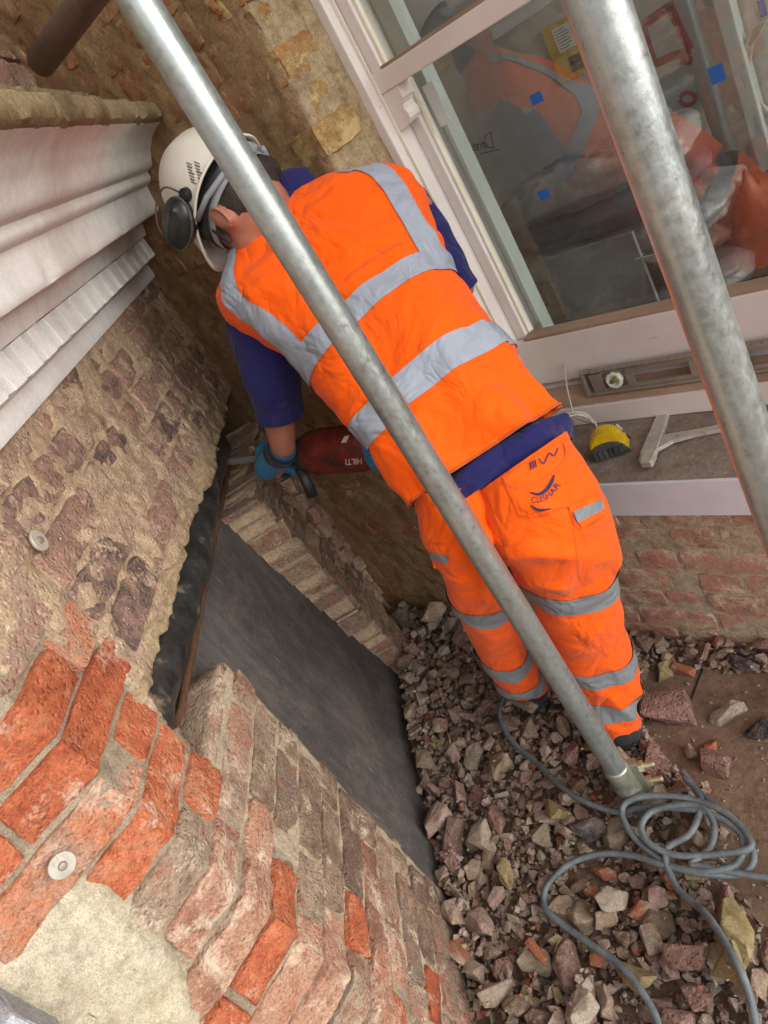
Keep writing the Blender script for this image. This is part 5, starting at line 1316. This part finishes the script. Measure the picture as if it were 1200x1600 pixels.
band('harness_band', 0, -.078, -.058, .98, 'harness_grey'); band('harness_lining', 0, -.062, -.02, 1.0, 'cup_black')
for sl_ in (1, -1): tube('harness_strap', [hp(.03, .098 * sl_, -.048), hp(-.02, .094 * sl_, -.062), hp(-.07, .073 * sl_, -.080), hp(-.106, .03 * sl_, -.086)], .006, 'harness_grey', hel, 8)
lathe('strap_buckle', hp(-.110, .012, -.086), -hf, [(0, .016), (.008, .015), (.010, .010)], 'harness_grey', hel, 14)
HB = bvh_of([hel])
for k in range(7):
    for j in range(2):
        ribbon('sticker_print', [(291 + 1.2 * k + 12 * j, 254 + 5.0 * k - 1.5 * j), (300 + 1.2 * k + 12 * j - (k % 3), 257.5 + 5.0 * k - 1.5 * j)], 1.0 + .5 * (k % 2), 'print_grey', hel, .0012, HB)
for sg in (1, -1):
    c = hp(.050, .112 * sg, -.014); ed = blob('ear_defender', [('e', c, (hf * .053, hl * .024, hu * .037)), ('e', c + hl * (-.016 * sg), (hf * .048, hl * .020, hu * .034)), ('c', c + hf * .03 + hl * (.020 * sg), c - hf * .03 + hl * (.020 * sg), .008, .008)], 'cup_black', hel, .005, 3)
    tube('wire_arm', catmull([hp(.095, .104 * sg, .006), hp(.085, .106 * sg, .038), hp(.045, .104 * sg, .052), hp(.0, .104 * sg, .036), hp(-.008, .104 * sg, -.004)], 8), .0022, 'galvanised_dark', ed, 6)
    tube('cup_rim', [c + hf * (.051 * cos(a)) + hu * (.036 * sin(a)) + hl * (.002 * sg) for a in [2 * pi * k / 30 for k in range(30)]], .0032, 'tape_black', ed, 6, closed=True)
    lathe('hinge_clip', hp(-.008, .098 * sg, -.018), hl * sg, [(0, .014), (.010, .013), (.013, .009)], 'cup_black', ed, 14)

# --- gloves closed on the hammer drill
def around(x, al, r): return Vector((x, DR_Y - r * cos(al), DR_Z - r * sin(al)))
def glove(cx, sgn, wrist, grip_r, name='glove'):
    parts = []; xs_ = [cx - .033 * sgn, cx - .011 * sgn, cx + .011 * sgn, cx + .033 * sgn]; ln = [150, 168, 160, 138]
    for x, L in zip(xs_, ln):
        ch = [around(x, radians(a), grip_r + .012) for a in (10, 10 + L * .36, 10 + L * .70, 10 + L)]
        rr = [.0125, .0115, .0108, .0098]
        for k in range(3): parts.append(('c', ch[k], ch[k + 1], rr[k], rr[k + 1]))
    parts.append(('c', around(cx - .030, radians(2), grip_r + .018), around(cx + .030, radians(2), grip_r + .018), .017, .017))
    parts.append(('c', around(cx - .022, radians(-28), grip_r + .022), around(cx + .022, radians(-28), grip_r + .022), .020, .020))
    tb = [around(cx + .034 * sgn, radians(-25), grip_r + .018), around(cx + .050 * sgn, radians(-62), grip_r + .016), around(cx + .048 * sgn, radians(-105), grip_r + .013)]
    parts += [('c', tb[0], tb[1], .0145, .0125), ('c', tb[1], tb[2], .0125, .0110)]
    pm = around(cx, radians(-10), grip_r + .030); parts.append(('c', pm, wrist, .034, .036))
    g = blob(name, parts, 'glove_blue', person, .005, 4)
    d = (wrist - pm).normalized()
    V, F = tube_vf([wrist - d * .026, wrist - d * .010, wrist + d * .006, wrist + d * .014], [.040, .041, .042, .041], 26, False)
    shell('cuff', (V, F), 'glove_black', g, .002); return g
gL = glove(-1.600, -1, wrL + (handL - wrL) * .12, .030)
parts = []
for x in (-1.578, -1.556):
    pass
blob('glove_palm_pad', [('c', around(-1.625, radians(30), .052), around(-1.585, radians(30), .052), .010, .010), ('c', around(-1.625, radians(55), .050), around(-1.585, radians(55), .050), .009, .009)], 'glove_black', gL, .005, 3)
glove(-1.165, 1, handR + Vector((.01, -.02, .075)), .028)

# --- boots
for (h, fwd) in ((fR, Vector((-.55, .83, 0)).normalized()), (fL, Vector((-.62, .78, 0)).normalized())):
    g = Vector((h.x, h.y, .0)); sdv = Vector((-fwd.y, fwd.x, 0)); U = Vector((0, 0, 1))
    b = blob('boot', [('e', g + U * .075 - fwd * .02, (fwd * .055, sdv * .044, U * .07)), ('e', g + U * .055 + fwd * .10, (fwd * .11, sdv * .046, U * .042)), ('c', g + U * .06, g + U * .15, .048, .05)], 'boot', person, .007, 4)
    bm = bmesh.new()
    outl = [g + fwd * (.075 + .135 * cos(a)) + sdv * (.047 * sin(a) * (1 - .15 * cos(a))) + U * .012 for a in [2 * pi * k / 36 for k in range(36)]]
    prism(bm, outl, U * .028); mkbm('sole', bm, 'tape_black', b)

# ------------------------------------------------------------------ red rotary hammer held in the gloves
dr = thing('hammer_drill', 'red and black rotary hammer with a steel chisel held under the worker', 'drill', (-1.38, DR_Y, DR_Z - .06))
ax0 = Vector((-1.70, DR_Y, DR_Z)); dx = Vector((1, 0, 0))
lathe('chuck', ax0 + dx * .03, dx, [(0, .012), (.01, .016), (.05, .018), (.06, .024), (.13, .026)], 'drill_black', dr, 28)
lathe('gear_housing', ax0 + dx * .16, dx, [(0, .026), (.008, .036), (.05, .046), (.075, .055), (.085, .056)], 'drill_black', dr, 36)
mb_ = lathe('motor_housing', ax0 + dx * .246, dx, [(0, .0555), (.006, .0575), (.05, .0585), (.18, .0575), (.215, .052), (.235, .040), (.24, .02)], 'drill_red', dr, 40)
tube('rear_handle', catmull([ax0 + dx * .47 + Vector((0, 0, .02)), ax0 + dx * .53 + Vector((0, 0, .045)), ax0 + dx * .56 + Vector((0, 0, -.02)), ax0 + dx * .54 + Vector((0, 0, -.10)), ax0 + dx * .47 + Vector((0, 0, -.09))], 8), .017, 'drill_black', dr, 12)
lathe('chisel_bit', ax0 + dx * .035, -dx, [(0, .009), (.10, .009), (.18, .010), (.215, .009), (.22, .004)], 'chisel', dr, 16)
tube('side_handle', [ax0 + dx * .17 + Vector((0, -.02, -.03)), ax0 + dx * .17 + Vector((0, -.04, -.11))], .015, 'drill_black', dr, 12)
DB = bvh_of([mb_])
fc = bpy.data.curves.new('lettering', 'FONT'); fc.body = 'HILTI'; fc.size = 1.0; fo = bpy.data.objects.new('tmp', fc); COL.objects.link(fo); bpy.context.view_layer.update()
tme = bpy.data.meshes.new_from_object(fo.evaluated_get(bpy.context.evaluated_depsgraph_get())); bpy.data.objects.remove(fo)
bm = bmesh.new(); bm.from_mesh(tme); wx = max(v.co.x for v in bm.verts); hy = max(v.co.y for v in bm.verts)
for v in bm.verts: v.co = on_cloth(566 - 26 * v.co.x / wx, 716 + 9 * v.co.y / hy + 1.5 * v.co.x / wx, .0015, DB)
mkbm('lettering', bm, 'print_white', mb_, recalc=False)
patchc('white_label', [(538, 682), (546, 680), (541, 691), (533, 692)], 'print_white', mb_, .0012, 4, 4, DB)
for k in range(7): ribbon('vent_slot', [(504 + k * 4.6, 708 + 3 * k * .9), (508 + k * 4.4, 722 + 2 * k)], .9, 'drill_black', mb_, .001, DB)
for k in range(4): ribbon('vent_slot', [(532 + k * 6, 696 + k), (545 + k * 2, 700 + 3 * k)], .8, 'drill_black', mb_, .001, DB)
